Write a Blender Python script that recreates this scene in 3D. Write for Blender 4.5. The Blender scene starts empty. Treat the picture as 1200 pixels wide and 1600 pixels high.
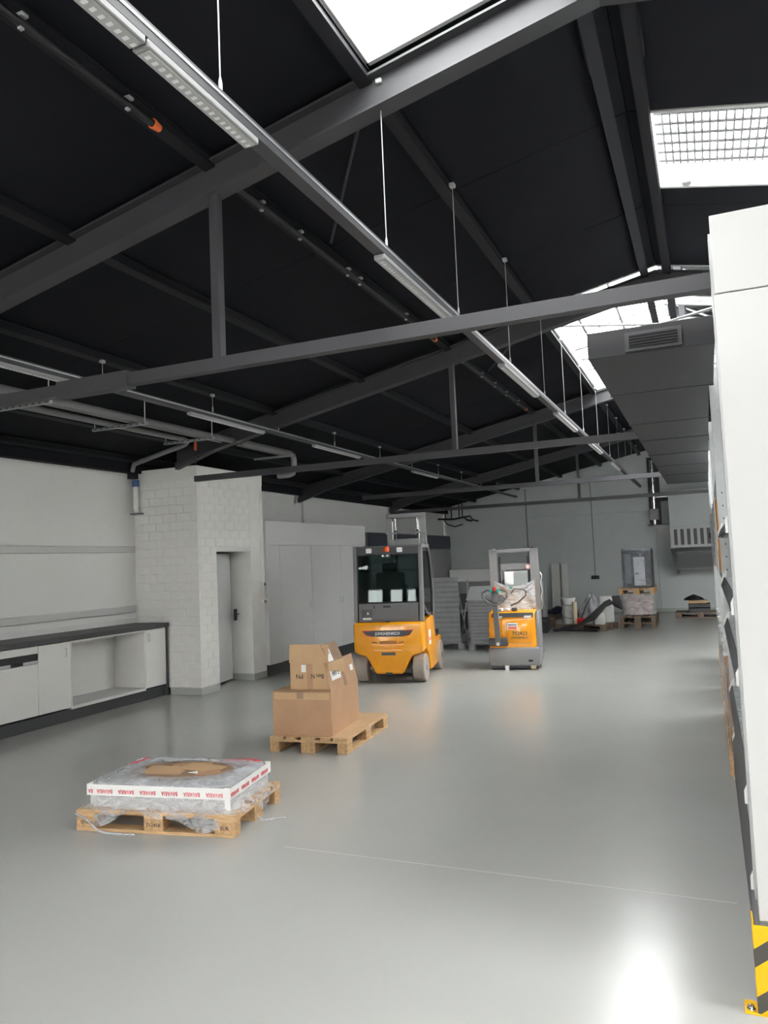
import bpy, bmesh, math, random
from mathutils import Vector, Matrix, Euler
random.seed(7)
SC = bpy.context.scene
COL = SC.collection
PI = math.pi

# ------------------------------------------------------------------ camera
F_PX, PITCH, ROLL, YAW, EYE = 1181.5, 0.06554, -0.04209, 0.40189, 1.78
cam_d = bpy.data.cameras.new('camera'); cam = bpy.data.objects.new('camera', cam_d); COL.objects.link(cam)
cam_d.sensor_fit = 'HORIZONTAL'; cam_d.sensor_width = 36.0; cam_d.lens = 36.0 * F_PX / 1200.0
cam_d.clip_start = 0.05; cam_d.clip_end = 200
def cam_axes():
    cy, sy, cp, sp = math.cos(YAW), math.sin(YAW), math.cos(PITCH), math.sin(PITCH)
    w = Vector((-sy*cp, cy*cp, sp)); r = Vector((cy, sy, 0)); u = r.cross(w)
    c, s = math.cos(ROLL), math.sin(ROLL)
    return r*c + u*s, u*c - r*s, w
_r, _u, _w = cam_axes()
cam.matrix_world = Matrix(((_r.x, _u.x, -_w.x, 0), (_r.y, _u.y, -_w.y, 0), (_r.z, _u.z, -_w.z, EYE), (0, 0, 0, 1)))
SC.camera = cam

# ------------------------------------------------------------------ sky, exposure
world = bpy.data.worlds.new('overcast_sky'); SC.world = world; world.use_nodes = True
bg = world.node_tree.nodes['Background']
bg.inputs[0].default_value = (0.99, 0.985, 0.965, 1); bg.inputs[1].default_value = 9.0
SC.view_settings.view_transform = 'Standard'; SC.view_settings.look = 'None'
SC.view_settings.gamma = 1.0; SC.view_settings.use_curve_mapping = False
SC.view_settings.exposure = 1.12

# ------------------------------------------------------------------ materials
MATS = {}
def mat(name, col, rough=0.5, metal=0.0, noise=0.0, nscale=8.0, bump=0.0, bscale=40.0, spec=0.5, coat=0.0, emit=None, estr=0.0, stretch=None):
    m = bpy.data.materials.new(name); m.use_nodes = True
    nt = m.node_tree; b = nt.nodes['Principled BSDF']
    b.inputs['Base Color'].default_value = (*col, 1); b.inputs['Roughness'].default_value = rough
    b.inputs['Metallic'].default_value = metal; b.inputs['Specular IOR Level'].default_value = spec
    b.inputs['Coat Weight'].default_value = coat
    if emit: b.inputs['Emission Color'].default_value = (*emit, 1); b.inputs['Emission Strength'].default_value = estr
    tc = None
    def coord(scale):
        nonlocal tc
        if tc is None: tc = nt.nodes.new('ShaderNodeTexCoord')
        n = nt.nodes.new('ShaderNodeTexNoise'); n.inputs['Scale'].default_value = scale; n.inputs['Detail'].default_value = 6
        if stretch:
            mp = nt.nodes.new('ShaderNodeMapping'); mp.inputs['Scale'].default_value = stretch
            nt.links.new(tc.outputs['Object'], mp.inputs[0]); nt.links.new(mp.outputs[0], n.inputs['Vector'])
        else: nt.links.new(tc.outputs['Object'], n.inputs['Vector'])
        return n
    if noise:
        n = coord(nscale); r = nt.nodes.new('ShaderNodeValToRGB')
        r.color_ramp.elements[0].position = 0.3; r.color_ramp.elements[1].position = 0.7
        r.color_ramp.elements[0].color = (*[max(0, c*(1-noise)) for c in col], 1)
        r.color_ramp.elements[1].color = (*[min(1, c*(1+noise)) for c in col], 1)
        nt.links.new(n.outputs['Fac'], r.inputs[0]); nt.links.new(r.outputs[0], b.inputs['Base Color'])
    if bump:
        n = coord(bscale); bp = nt.nodes.new('ShaderNodeBump'); bp.inputs['Strength'].default_value = bump; bp.inputs['Distance'].default_value = 0.01
        nt.links.new(n.outputs['Fac'], bp.inputs['Height']); nt.links.new(bp.outputs[0], b.inputs['Normal'])
    MATS[name] = m
    return m
M = MATS
mat('floor', (0.42, 0.422, 0.403), 0.2, noise=0.035, nscale=0.7, bump=0.05, bscale=1.6, spec=0.38)
mat('guard_yellow', (0.93, 0.50, 0.0), 0.35)
mat('floor_joint', (0.455, 0.455, 0.435), 0.4)
mat('yellow_shaded', (0.40, 0.14, 0.008), 0.4)  # body yellow darkened to the shade inside the upper slot
mat('roof_black', (0.0115, 0.012, 0.016), 0.8, noise=0.12, nscale=1.2, bump=0.04, bscale=60, spec=0.12)
mat('purlin_black', (0.015, 0.0155, 0.019), 0.6, spec=0.25)
mat('duct_grey', (0.030, 0.030, 0.033), 0.5, spec=0.3)
mat('lamp_body', (0.36, 0.36, 0.36), 0.5)
mat('carton_orange', (0.62, 0.27, 0.07), 0.6)
mat('steel_dark', (0.045, 0.045, 0.05), 0.5, noise=0.08, nscale=3)
mat('tie_grey', (0.042, 0.042, 0.047), 0.5)
mat('black', (0.012, 0.012, 0.014), 0.5)
mat('wall_white', (0.72, 0.72, 0.70), 0.6, noise=0.015, nscale=1.2, bump=0.05, bscale=30)
mat('wall_back', (0.56, 0.595, 0.60), 0.7, noise=0.05, nscale=0.8, bump=0.05, bscale=25)
mat('block_white', (0.74, 0.735, 0.71), 0.65, noise=0.03, nscale=6, bump=0.25, bscale=60)
mat('skirt_green', (0.40, 0.42, 0.39), 0.35)
mat('lam_white', (0.69, 0.685, 0.66), 0.4)
mat('lam_grey', (0.58, 0.58, 0.575), 0.45)
mat('lam_dark_grey', (0.20, 0.20, 0.205), 0.5)  # one even dark grey for the rear cupboard, chest, tank and load panel
mat('navy_black', (0.018, 0.022, 0.035), 0.4)
mat('worktop', (0.055, 0.055, 0.058), 0.5, noise=0.1, nscale=30)
mat('plinth', (0.045, 0.048, 0.05), 0.5)
mat('trunking', (0.56, 0.56, 0.55), 0.4)
mat('pipe_grey', (0.22, 0.22, 0.225), 0.45)
mat('galv', (0.55, 0.57, 0.58), 0.38, 0.85, noise=0.08, nscale=12)
mat('galv_light', (0.50, 0.52, 0.52), 0.45, 0.4, noise=0.06, nscale=14)
mat('chrome', (0.75, 0.75, 0.76), 0.18, 1.0)
mat('panel_white', (0.57, 0.57, 0.56), 0.45)
mat('plastic_white', (0.78, 0.78, 0.76), 0.4)
mat('lens', (0.45, 0.45, 0.45), 0.35, bump=0.2, bscale=60)
mat('wood', (0.55, 0.36, 0.19), 0.75, noise=0.22, nscale=9, bump=0.15, bscale=50, stretch=(1, 6, 6))
mat('wood_end', (0.52, 0.33, 0.17), 0.8, noise=0.25, nscale=40)
mat('wood_dark', (0.20, 0.15, 0.11), 0.8, noise=0.25, nscale=9, stretch=(1, 6, 6))
mat('card', (0.46, 0.275, 0.16), 0.75, noise=0.06, nscale=5)
mat('card_light', (0.55, 0.36, 0.20), 0.75, noise=0.06, nscale=5)
mat('card_dark', (0.30, 0.19, 0.125), 0.8, noise=0.2, nscale=10)
mat('tape_brown', (0.34, 0.22, 0.15), 0.3)
mat('paper', (0.82, 0.82, 0.80), 0.6)
mat('ink', (0.05, 0.04, 0.035), 0.7)
mat('red_ink', (0.62, 0.02, 0.05), 0.5)
mat('yellow', (0.90, 0.36, 0.005), 0.25, noise=0.05, nscale=6, spec=0.5, coat=0.4)
mat('cab_grey', (0.12, 0.12, 0.125), 0.45)
mat('cab_grey_light', (0.21, 0.21, 0.215), 0.45)
mat('cab_dark', (0.05, 0.05, 0.055), 0.45)
mat('mast_grey', (0.24, 0.24, 0.245), 0.4)
mat('tyre', (0.34, 0.29, 0.25), 0.85, noise=0.08, nscale=12)
mat('amber', (0.75, 0.10, 0.015), 0.25)
mat('orange_cap', (0.85, 0.17, 0.04), 0.5)
mat('red', (0.65, 0.02, 0.02), 0.35)
mat('green_teal', (0.0, 0.33, 0.24), 0.4)
mat('seat_black', (0.02, 0.02, 0.022), 0.7)
mat('lamp_white', (0.85, 0.85, 0.86), 0.3)
mat('stillage', (0.34, 0.345, 0.35), 0.42, 0.35, noise=0.08, nscale=8)
mat('bucket', (0.62, 0.62, 0.60), 0.4)
mat('bag', (0.32, 0.32, 0.33), 0.3, noise=0.3, nscale=9, bump=0.6, bscale=14)
mat('tube_cream', (0.60, 0.52, 0.36), 0.7)
mat('blue', (0.03, 0.08, 0.25), 0.4)
mat('concrete', (0.42, 0.42, 0.40), 0.85, noise=0.1, nscale=2)
mat('lip_grey', (0.095, 0.097, 0.105), 0.5)
mat('grille_dark', (0.12, 0.12, 0.125), 0.6)

def film(name, tint, base, white, nscale, rough=0.12):
    m = bpy.data.materials.new(name); m.use_nodes = True; nt = m.node_tree; nt.nodes.clear()
    out = nt.nodes.new('ShaderNodeOutputMaterial'); mix = nt.nodes.new('ShaderNodeMixShader'); tr = nt.nodes.new('ShaderNodeBsdfTransparent')
    p = nt.nodes.new('ShaderNodeBsdfPrincipled'); p.inputs['Base Color'].default_value = (*white, 1); p.inputs['Roughness'].default_value = rough
    tr.inputs[0].default_value = (*tint, 1)
    tc = nt.nodes.new('ShaderNodeTexCoord'); mp = nt.nodes.new('ShaderNodeMapping'); mp.inputs['Scale'].default_value = (1, 1, 2.5)
    n = nt.nodes.new('ShaderNodeTexNoise'); n.inputs['Scale'].default_value = nscale; n.inputs['Detail'].default_value = 8; n.inputs['Distortion'].default_value = 1.5
    mr = nt.nodes.new('ShaderNodeMapRange'); mr.inputs[1].default_value = 0.35; mr.inputs[2].default_value = 0.75
    mr.inputs[3].default_value = base; mr.inputs[4].default_value = min(1, base + 0.4)
    b = nt.nodes.new('ShaderNodeBump'); b.inputs['Strength'].default_value = 0.7; b.inputs['Distance'].default_value = 0.02
    L = nt.links.new
    L(tc.outputs['Object'], mp.inputs[0]); L(mp.outputs[0], n.inputs['Vector']); L(n.outputs['Fac'], mr.inputs[0]); L(n.outputs['Fac'], b.inputs['Height'])
    L(b.outputs[0], p.inputs['Normal']); L(mr.outputs[0], mix.inputs[0]); L(tr.outputs[0], mix.inputs[1]); L(p.outputs[0], mix.inputs[2]); L(mix.outputs[0], out.inputs[0])
    MATS[name] = m
film('film', (0.97, 0.97, 0.98), 0.2, (0.75, 0.76, 0.78), 9)
film('film_mid', (0.95, 0.95, 0.97), 0.3, (0.85, 0.87, 0.88), 6, 0.45)
film('film_heavy', (0.93, 0.93, 0.95), 0.34, (0.66, 0.67, 0.69), 7)
film('film_dark', (0.75, 0.77, 0.82), 0.05, (0.55, 0.57, 0.60), 5)
def glass(name, tint, gl=0.12):
    m = bpy.data.materials.new(name); m.use_nodes = True; nt = m.node_tree; nt.nodes.clear()
    out = nt.nodes.new('ShaderNodeOutputMaterial'); mix = nt.nodes.new('ShaderNodeMixShader'); tr = nt.nodes.new('ShaderNodeBsdfTransparent')
    g = nt.nodes.new('ShaderNodeBsdfGlossy'); g.inputs['Roughness'].default_value = 0.02; fr = nt.nodes.new('ShaderNodeFresnel'); fr.inputs[0].default_value = 1.35
    ad = nt.nodes.new('ShaderNodeMath'); ad.operation = 'ADD'; ad.inputs[1].default_value = gl
    tr.inputs[0].default_value = (*tint, 1); L = nt.links.new
    L(fr.outputs[0], ad.inputs[0]); L(ad.outputs[0], mix.inputs[0]); L(tr.outputs[0], mix.inputs[1]); L(g.outputs[0], mix.inputs[2]); L(mix.outputs[0], out.inputs[0])
    MATS[name] = m
glass('cab_glass', (0.55, 0.68, 0.67), 0.0)
glass('roof_glass', (0.93, 0.95, 0.96), 0.0)
glass('clear_sheet', (0.88, 0.90, 0.90), 0.03)
def stripes(name):
    m = bpy.data.materials.new(name); m.use_nodes = True; nt = m.node_tree; b = nt.nodes['Principled BSDF']; b.inputs['Roughness'].default_value = 0.35
    tc = nt.nodes.new('ShaderNodeTexCoord'); sx = nt.nodes.new('ShaderNodeSeparateXYZ'); L = nt.links.new
    L(tc.outputs['Object'], sx.inputs[0])
    m1 = nt.nodes.new('ShaderNodeMath'); m1.operation = 'MULTIPLY'; m1.inputs[1].default_value = 0.75; L(sx.outputs[0], m1.inputs[0])
    m2 = nt.nodes.new('ShaderNodeMath'); m2.operation = 'SUBTRACT'; L(sx.outputs[2], m2.inputs[0]); L(m1.outputs[0], m2.inputs[1])
    m3 = nt.nodes.new('ShaderNodeMath'); m3.operation = 'ADD'; m3.inputs[1].default_value = 10.031; L(m2.outputs[0], m3.inputs[0])
    m4 = nt.nodes.new('ShaderNodeMath'); m4.operation = 'MODULO'; m4.inputs[1].default_value = 0.176; L(m3.outputs[0], m4.inputs[0])
    m5 = nt.nodes.new('ShaderNodeMath'); m5.operation = 'LESS_THAN'; m5.inputs[1].default_value = 0.068; L(m4.outputs[0], m5.inputs[0])
    mx = nt.nodes.new('ShaderNodeMix'); mx.data_type = 'RGBA'
    mx.inputs[6].default_value = (0.93, 0.50, 0.0, 1); mx.inputs[7].default_value = (0.07, 0.065, 0.055, 1)
    L(m5.outputs[0], mx.inputs[0]); L(mx.outputs[2], b.inputs['Base Color']); MATS[name] = m
stripes('hazard')

# ------------------------------------------------------------------ mesh helpers
class MB:
    def __init__(s): s.bm = bmesh.new()
    def _new(s, before): return [v for v in s.bm.verts if v not in before]
    def obox(s, c, size, rot=None, bev=0.0, seg=1):
        R = rot if rot is not None else Matrix.Identity(3)
        vs = []
        for dz in (-.5, .5):
            for dx, dy in ((-.5, -.5), (.5, -.5), (.5, .5), (-.5, .5)):
                vs.append(s.bm.verts.new(Vector(c) + R @ Vector((dx*size[0], dy*size[1], dz*size[2]))))
        fs = [s.bm.faces.new([vs[i] for i in f]) for f in ((3, 2, 1, 0), (4, 5, 6, 7), (0, 1, 5, 4), (1, 2, 6, 5), (2, 3, 7, 6), (3, 0, 4, 7))]
        if bev:
            es = list({e for f in fs for e in f.edges})
            bmesh.ops.bevel(s.bm, geom=es, offset=bev, segments=seg, affect='EDGES', profile=0.5)
        return s
    def box(s, x0, x1, y0, y1, z0, z1, bev=0.0, seg=1):
        return s.obox(((x0+x1)/2, (y0+y1)/2, (z0+z1)/2), (abs(x1-x0), abs(y1-y0), abs(z1-z0)), None, bev, seg)
    def bar(s, p0, p1, w, h, up=(0, 0, 1), bev=0.0):
        p0, p1 = Vector(p0), Vector(p1); d = p1-p0; L = d.length; y = d.normalized(); upv = Vector(up)
        if abs(y.dot(upv)) > 0.99: upv = Vector((0, 1, 0))
        x = y.cross(upv).normalized(); z = x.cross(y)
        return s.obox((p0+p1)/2, (w, L, h), Matrix((x, y, z)).transposed(), bev)
    def cyl(s, p0, p1, r, n=12, r2=None):
        p0, p1 = Vector(p0), Vector(p1); r2 = r if r2 is None else r2
        y = (p1-p0).normalized(); a = Vector((0, 0, 1)) if abs(y.z) < .9 else Vector((1, 0, 0)); u = y.cross(a).normalized(); w = y.cross(u)
        A = [s.bm.verts.new(p0 + (u*math.cos(2*PI*i/n) + w*math.sin(2*PI*i/n))*r) for i in range(n)]
        B = [s.bm.verts.new(p1 + (u*math.cos(2*PI*i/n) + w*math.sin(2*PI*i/n))*r2) for i in range(n)]
        for i in range(n): s.bm.faces.new((A[i], B[i], B[(i+1) % n], A[(i+1) % n]))
        s.bm.faces.new(A); s.bm.faces.new(B[::-1]); return s
    def tube(s, pts, r, n=8, closed=False):
        pts = [Vector(p) for p in pts]; rings = []; N = len(pts); prev = None
        for i, p in enumerate(pts):
            t = (pts[(i+1) % N] - pts[i-1]) if closed else (pts[min(i+1, N-1)] - pts[max(i-1, 0)])
            t.normalize()
            if prev is None:
                a = Vector((0, 0, 1)) if abs(t.z) < .9 else Vector((1, 0, 0)); u = t.cross(a).normalized()
            else: u = (prev - t*prev.dot(t)).normalized()
            prev = u; w = t.cross(u)
            rings.append([s.bm.verts.new(p + (u*math.cos(2*PI*k/n) + w*math.sin(2*PI*k/n))*r) for k in range(n)])
        for i in range(N if closed else N-1):
            A, B = rings[i], rings[(i+1) % N]
            for k in range(n): s.bm.faces.new((A[k], A[(k+1) % n], B[(k+1) % n], B[k]))
        if not closed: s.bm.faces.new(rings[0][::-1]); s.bm.faces.new(rings[-1])
        return s
    def lathe(s, prof, c=(0, 0, 0), n=20, axis='z'):
        c = Vector(c); rings = []
        for r, h in prof:
            ring = []
            for k in range(n):
                a = 2*PI*k/n; x, y = r*math.cos(a), r*math.sin(a)
                v = Vector((x, y, h)) if axis == 'z' else Vector((h, x, y))
                ring.append(s.bm.verts.new(c+v))
            rings.append(ring)
        for A, B in zip(rings, rings[1:]):
            for k in range(n): s.bm.faces.new((A[k], A[(k+1) % n], B[(k+1) % n], B[k]))
        s.bm.faces.new(rings[0][::-1]); s.bm.faces.new(rings[-1]); return s
    def prism(s, poly, axis, a0, a1, bev=0.0, seg=2):
        f = {'x': lambda p, a: (a, p[0], p[1]), 'y': lambda p, a: (p[0], a, p[1]), 'z': lambda p, a: (p[0], p[1], a)}[axis]
        A = [s.bm.verts.new(f(p, a0)) for p in poly]; B = [s.bm.verts.new(f(p, a1)) for p in poly]; n = len(poly)
        fs = [s.bm.faces.new((A[i], A[(i+1) % n], B[(i+1) % n], B[i])) for i in range(n)]
        fs += [s.bm.faces.new(A[::-1]), s.bm.faces.new(B)]
        if bev:
            bmesh.ops.recalc_face_normals(s.bm, faces=fs)
            bmesh.ops.bevel(s.bm, geom=list({e for q in fs for e in q.edges}), offset=bev, segments=seg, affect='EDGES', profile=0.5)
        return s
    def quad(s, *p): s.bm.faces.new([s.bm.verts.new(q) for q in p]); return s
    def grid(s, fn, nu, nv):
        V = [[s.bm.verts.new(fn(i/nu, j/nv)) for j in range(nv+1)] for i in range(nu+1)]
        for i in range(nu):
            for j in range(nv): s.bm.faces.new((V[i][j], V[i+1][j], V[i+1][j+1], V[i][j+1]))
        return s
    def mesh(s, name, m, flat=False):
        bmesh.ops.recalc_face_normals(s.bm, faces=s.bm.faces[:])
        me = bpy.data.meshes.new(name); s.bm.to_mesh(me); s.bm.free(); me.materials.append(MATS[m] if isinstance(m, str) else m)
        if not flat:
            me.shade_smooth(); me.set_sharp_from_angle(angle=0.7)
        return me
    def build(s, name, m, parent=None, label=None, loc=None):
        return link(name, s.mesh(name, m), parent, label, loc)
def link(name, me, parent=None, label=None, loc=None, rot=None):
    o = bpy.data.objects.new(name, me); COL.objects.link(o)
    if parent is not None: o.parent = parent
    if label: o['label'] = label
    if loc is not None: o.location = loc
    if rot is not None: o.rotation_euler = rot
    return o
def tag(o, label, cat=None, group=None, kind=None):
    o['label'] = label
    if cat: o['category'] = cat
    if group: o['group'] = group
    if kind: o['kind'] = kind
    return o
def thing(name, label, cat, loc=(0, 0, 0), rz=0.0, group=None):
    o = bpy.data.objects.new(name, None); COL.objects.link(o); o.location = loc; o.rotation_euler = (0, 0, rz)
    o.empty_display_size = 0.1
    return tag(o, label, cat, group)
def struct(name, label=None):
    o = bpy.data.objects.new(name, None); COL.objects.link(o); o['kind'] = 'structure'
    if label: o['label'] = label
    return o
def text(body, size, loc, rot, m, parent, name='lettering', w=1.0, depth=0.0008):
    c = bpy.data.curves.new(name, 'FONT'); c.body = body; c.size = size; c.align_x = 'CENTER'; c.align_y = 'CENTER'; c.extrude = depth; c.offset = size*0.01
    c.resolution_u = 2
    tmp = bpy.data.objects.new('tmp', c); COL.objects.link(tmp); dg = bpy.context.evaluated_depsgraph_get(); dg.update()
    me = bpy.data.meshes.new_from_object(tmp.evaluated_get(dg)); me.name = name; bpy.data.objects.remove(tmp); bpy.data.curves.remove(c)
    me.materials.clear(); me.materials.append(MATS[m]); o = bpy.data.objects.new(name, me); COL.objects.link(o); o.parent = parent
    o.location = loc; o.rotation_euler = rot; o.scale = (w, 1, 1)
    return o

# ------------------------------------------------------------------ dimensions of the hall
XW, XR, YB, YF = -7.85, 7.17, 23.4, -5.0
RIDGE, SL, Z0 = -0.34, 0.205, 3.42
def rz(x): return Z0 + SL*(x-XW) if x <= RIDGE else Z0 + SL*(2*RIDGE - x - XW)

# ------------------------------------------------------------------ floor and ground
o = MB().box(XW-0.3, XR+0.3, YF, YB+0.3, -0.1, 0).build('floor', 'floor'); tag(o, 'glossy light grey resin floor of the hall', kind='structure')
o = MB().box(-40, 40, -60, YF, -0.14, -0.04).build('ground', 'concrete'); tag(o, 'pale concrete yard outside the hall gate', kind='structure')
o = MB().box(-2.6, 0.02, 4.255, 4.262, -0.0005, 0.0006).build('trim_1', 'floor_joint'); tag(o, 'fine joint line across the grey floor', kind='structure')

# ------------------------------------------------------------------ ceiling: deck boards, purlins
XL = [-7.95, -6.7, -5.4, -4.05, -2.8, -1.64, -0.48, RIDGE]
XRr = [RIDGE, -0.185, 0.95, 2.1, 3.35, 4.6, 5.9, 7.27]
STEP = 4.9/3
YL = [YF] + [3.97 + STEP*k for k in range(-6, 13) if YF + 0.2 < 3.97 + STEP*k < YB-0.3] + [YB+0.1]
HOLES = [(-1.64, -0.48, 0.70, 3.90), (-1.64, 0.95, 8.85, 13.85), (-0.185, 0.95, 5.63, 6.84), (2.1, 5.9, 1.6, 8.6), (2.1, 5.9, 9.2, 15.5)]  # last two holes belong to the unseen rooflights added for brightness
ceil = struct('ceiling', 'black boarded pitched roof lining with purlins')
cache = {}
for xs in (XL, XRr):
    for x0, x1 in zip(xs, xs[1:]):
        for y0, y1 in zip(YL, YL[1:]):
            segs = [(y0, y1)]
            for hx0, hx1, hy0, hy1 in HOLES:
                if hx0 - 1e-3 <= x0 and x1 <= hx1 + 1e-3:
                    ns = []
                    for a, b in segs:
                        if hy1 <= a or hy0 >= b: ns.append((a, b)); continue
                        if hy0 > a: ns.append((a, hy0))
                        if hy1 < b: ns.append((hy1, b))
                    segs = ns
            for a, b in segs:
                if b-a < 0.02: continue
                key = (x0, round(b-a, 3))
                if key not in cache:
                    L = b-a-0.008; e = 0.004
                    za, zb = rz(x0+e) - rz(x0), rz(x1-e) - rz(x0)
                    m = MB(); vs = [(e, za), (x1-x0-e, zb), (x1-x0-e, zb+0.05), (e, za+0.05)]
                    m.prism(vs, 'y', 0, L); cache[key] = m.mesh('panel', 'roof_black', True)
                link('panel', cache[key], ceil, None, (x0, a+0.004, rz(x0)))
# weather skin above the boards (closes the joints)
def skin(x0, x1, y0, y1):
    for xa, xb in ([(x0, x1)] if not x0 < RIDGE < x1 else [(x0, RIDGE), (RIDGE, x1)]):
        MB().prism([(xa, rz(xa)+0.055), (xb, rz(xb)+0.055), (xb, rz(xb)+0.10), (xa, rz(xa)+0.10)], 'y', y0, y1).build('roof_skin', 'roof_black', ceil)
xcuts = [-8.1, -6.7, -2.8, -1.64, -0.48, -0.185, 0.95, 2.1, 5.9, 7.4]
for xa, xb in zip(xcuts, xcuts[1:]):
    ys_ = [YF]
    for h in sorted([h for h in HOLES if h[0]-1e-3 <= xa and xb <= h[1]+1e-3], key=lambda h: h[2]): ys_ += [h[2], h[3]]
    ys_.append(YB+0.1)
    for k in range(0, len(ys_), 2): skin(xa, xb, ys_[k], ys_[k+1])
PUR = [-7.6, -6.75, -5.33, -4.0, -2.81, -1.69, -0.46, -0.22, 1.0, 2.05, 5.95, 7.0]
for x in PUR:
    m = MB(); z = rz(x); k = 1 if x < RIDGE else -1; R = Euler((0, -math.atan(SL)*k, 0)).to_matrix()
    m.obox((x, (YF+YB)/2, z-0.012-0.012), (0.085, YB-YF, 0.018), R); m.obox((x+0.03*k, (YF+YB)/2, z-0.052), (0.014, YB-YF, 0.06), R)
    m.obox((x, (YF+YB)/2, z-0.085), (0.075, YB-YF, 0.012), R)
    m.build('purlin', 'purlin_black', ceil)
    for yr in (3.97, 8.87, 13.77, 18.67):
        if x not in (-7.6, 7.0): MB().obox((x-0.045*k, yr+0.55, z-0.055), (0.016, 0.75, 0.05), R).build('splice_plate', 'purlin_black', ceil)
for x, s in ((XW, 1), (XR, -1)):
    MB().box(x+0.02*s, x+0.16*s, YF, YB, 3.24, rz(x)+0.03).build('eaves_strip', 'roof_black', ceil)

# ------------------------------------------------------------------ trusses
def truss(y, label, ties, tie_mat, sleeve=None, tz=3.075, left=XW+0.08):
    t = thing('roof_truss', label, 'truss', (0, y, 0), 0, 'steel roof trusses')
    for s, nm in ((1, 'rafter'), (-1, 'rafter')):
        X = lambda x: x if s == 1 else 2*RIDGE - x
        xa, xb = (left if s == 1 else XW+0.08), RIDGE; m = MB()
        for x0, x1, dz0, dz1, w in ((xa, xb, -0.06, -0.075, 0.13), (xa, xb, -0.075, -0.265, 0.014), (xa, xb, -0.265, -0.28, 0.13)):
            m.prism([(X(x0), rz(x0)+dz0), (X(x1), rz(x1)+dz0), (X(x1), rz(x1)+dz1), (X(x0), rz(x0)+dz1)], 'y', -w/2, w/2)
        m.build(nm, 'steel_dark', t)
        m = MB(); m.prism([(X(xa), rz(xa)-0.281), (X(xa+0.7), rz(xa+0.7)-0.281), (X(xa), rz(xa)-0.36)], 'y', -0.05, 0.05)
        if s == 1: m.build('haunch', 'steel_dark', t)
    for x in (-2.78, 2*RIDGE+2.78):
        MB().box(x-0.03, x+0.03, -0.03, 0.03, tz+0.03, rz(x)-0.275).build('hanger_post', tie_mat, t)
    for x0, x1 in ties:
        MB().box(x0, x1, -0.035, 0.035, tz-0.04, tz+0.04).build('tie_beam', tie_mat, t)
    if sleeve: MB().box(sleeve[0], sleeve[1], -0.05, 0.05, tz-0.055, tz+0.055).build('tie_sleeve', tie_mat, t)
    # bottom of the roof bracing rods
    for sx in (1,):
        MB().cyl((-1.7, 0.06, rz(-1.7)-0.04), (-2.7, 1.5, rz(-2.7)-0.05), 0.012, 6).build('brace_rod', 'steel_dark', t)
    return t
truss(3.97, 'first dark steel truss with a sleeve joint in its grey tie beam', [(XW+0.1, 7.0)], 'tie_grey', (-4.12, -3.5))
truss(8.87, 'second steel truss, its tie ending against the white block pier', [(-6.68, -0.62), (0.13, 7.0)], 'tie_grey', left=-7.0)
MB().box(-7.84, -7.74, 8.78, 8.9, 3.16, 3.30).build('rafter_foot', 'purlin_black', ceil)
truss(13.77, 'third steel truss, above the yellow forklift and the wide cupboards', [(-6.3, -0.62), (0.13, 7.0)], 'tie_grey')
truss(18.67, 'fourth steel truss with black tie beam in front of back wall', [(XW+0.1, 7.0)], 'steel_dark')
truss(-0.93, 'steel truss nearest the gate, before the open rooflight', [(XW+0.1, 7.0)], 'tie_grey')

# ------------------------------------------------------------------ rooflights (windows in the roof)
def upstand(p, x0, x1, y0, y1, h, skip=()):
    def side(a, b, nm='upstand'):
        xa, ya = a; xb, yb = b
        m = MB(); 
        dx, dy = xb-xa, yb-ya; l = math.hypot(dx, dy); nx, ny = dy/l*0.03, -dx/l*0.03
        A = [(xa, ya, rz(xa)-0.01), (xb, yb, rz(xb)-0.01), (xb, yb, rz(xb)+h), (xa, ya, rz(xa)+h)]
        B = [(x+nx, y+ny, z) for x, y, z in A]
        va = [m.bm.verts.new(q) for q in A]; vb = [m.bm.verts.new(q) for q in B]
        m.bm.faces.new(va); m.bm.faces.new(vb[::-1])
        for i in range(4): m.bm.faces.new((va[i], vb[i], vb[(i+1) % 4], va[(i+1) % 4]))
        m.build(nm, 'panel_white', p)
    e = 0.002
    if 'l' not in skip: side((x0+e, y1), (x0+e, y0))
    if 'r' not in skip: side((x1-e, y0), (x1-e, y1))
    xs = [x0, RIDGE, x1] if x0 < RIDGE < x1 else [x0, x1]
    for a, b in zip(xs, xs[1:]):
        side((a, y0+e), (b, y0+e)); side((b, y1-e), (a, y1-e))
def roof_window(name, label, x0, x1, y0, y1, h, ybars=(), xbars=()):
    w = struct(name, label); upstand(w, x0, x1, y0, y1, h)
    for xa, xb in ([(x0, x1)] if not x0 < RIDGE < x1 else [(x0, RIDGE), (RIDGE, x1)]):
        m = MB(); m.quad(*[(x, y, rz(x)+h+0.004) for x, y in ((xa, y0), (xb, y0), (xb, y1), (xa, y1))]); m.build('pane', 'roof_glass', w)
        for y in ybars: MB().bar((xa, y, rz(xa)+h-0.03), (xb, y, rz(xb)+h-0.03), 0.05, 0.045).build('glazing_bar', 'galv_light', w)
    for x in xbars: MB().box(x-0.015, x+0.015, y0, y1, rz(x)+h-0.07, rz(x)+h-0.03).build('glazing_bar', 'galv_light', w)
    return w
w1 = roof_window('window_1', 'open white-lined rooflight before the first truss', -1.64, -0.48, 0.70, 3.90, 0.35, (1.7, 2.75))
w2 = roof_window('window_2', 'long ridge rooflight beyond the second truss with glazing bars and brace rods', -1.64, 0.95, 8.85, 13.85, 0.20, (9.8, 10.8, 11.8, 12.8), (-0.9, 0.35))
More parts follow.
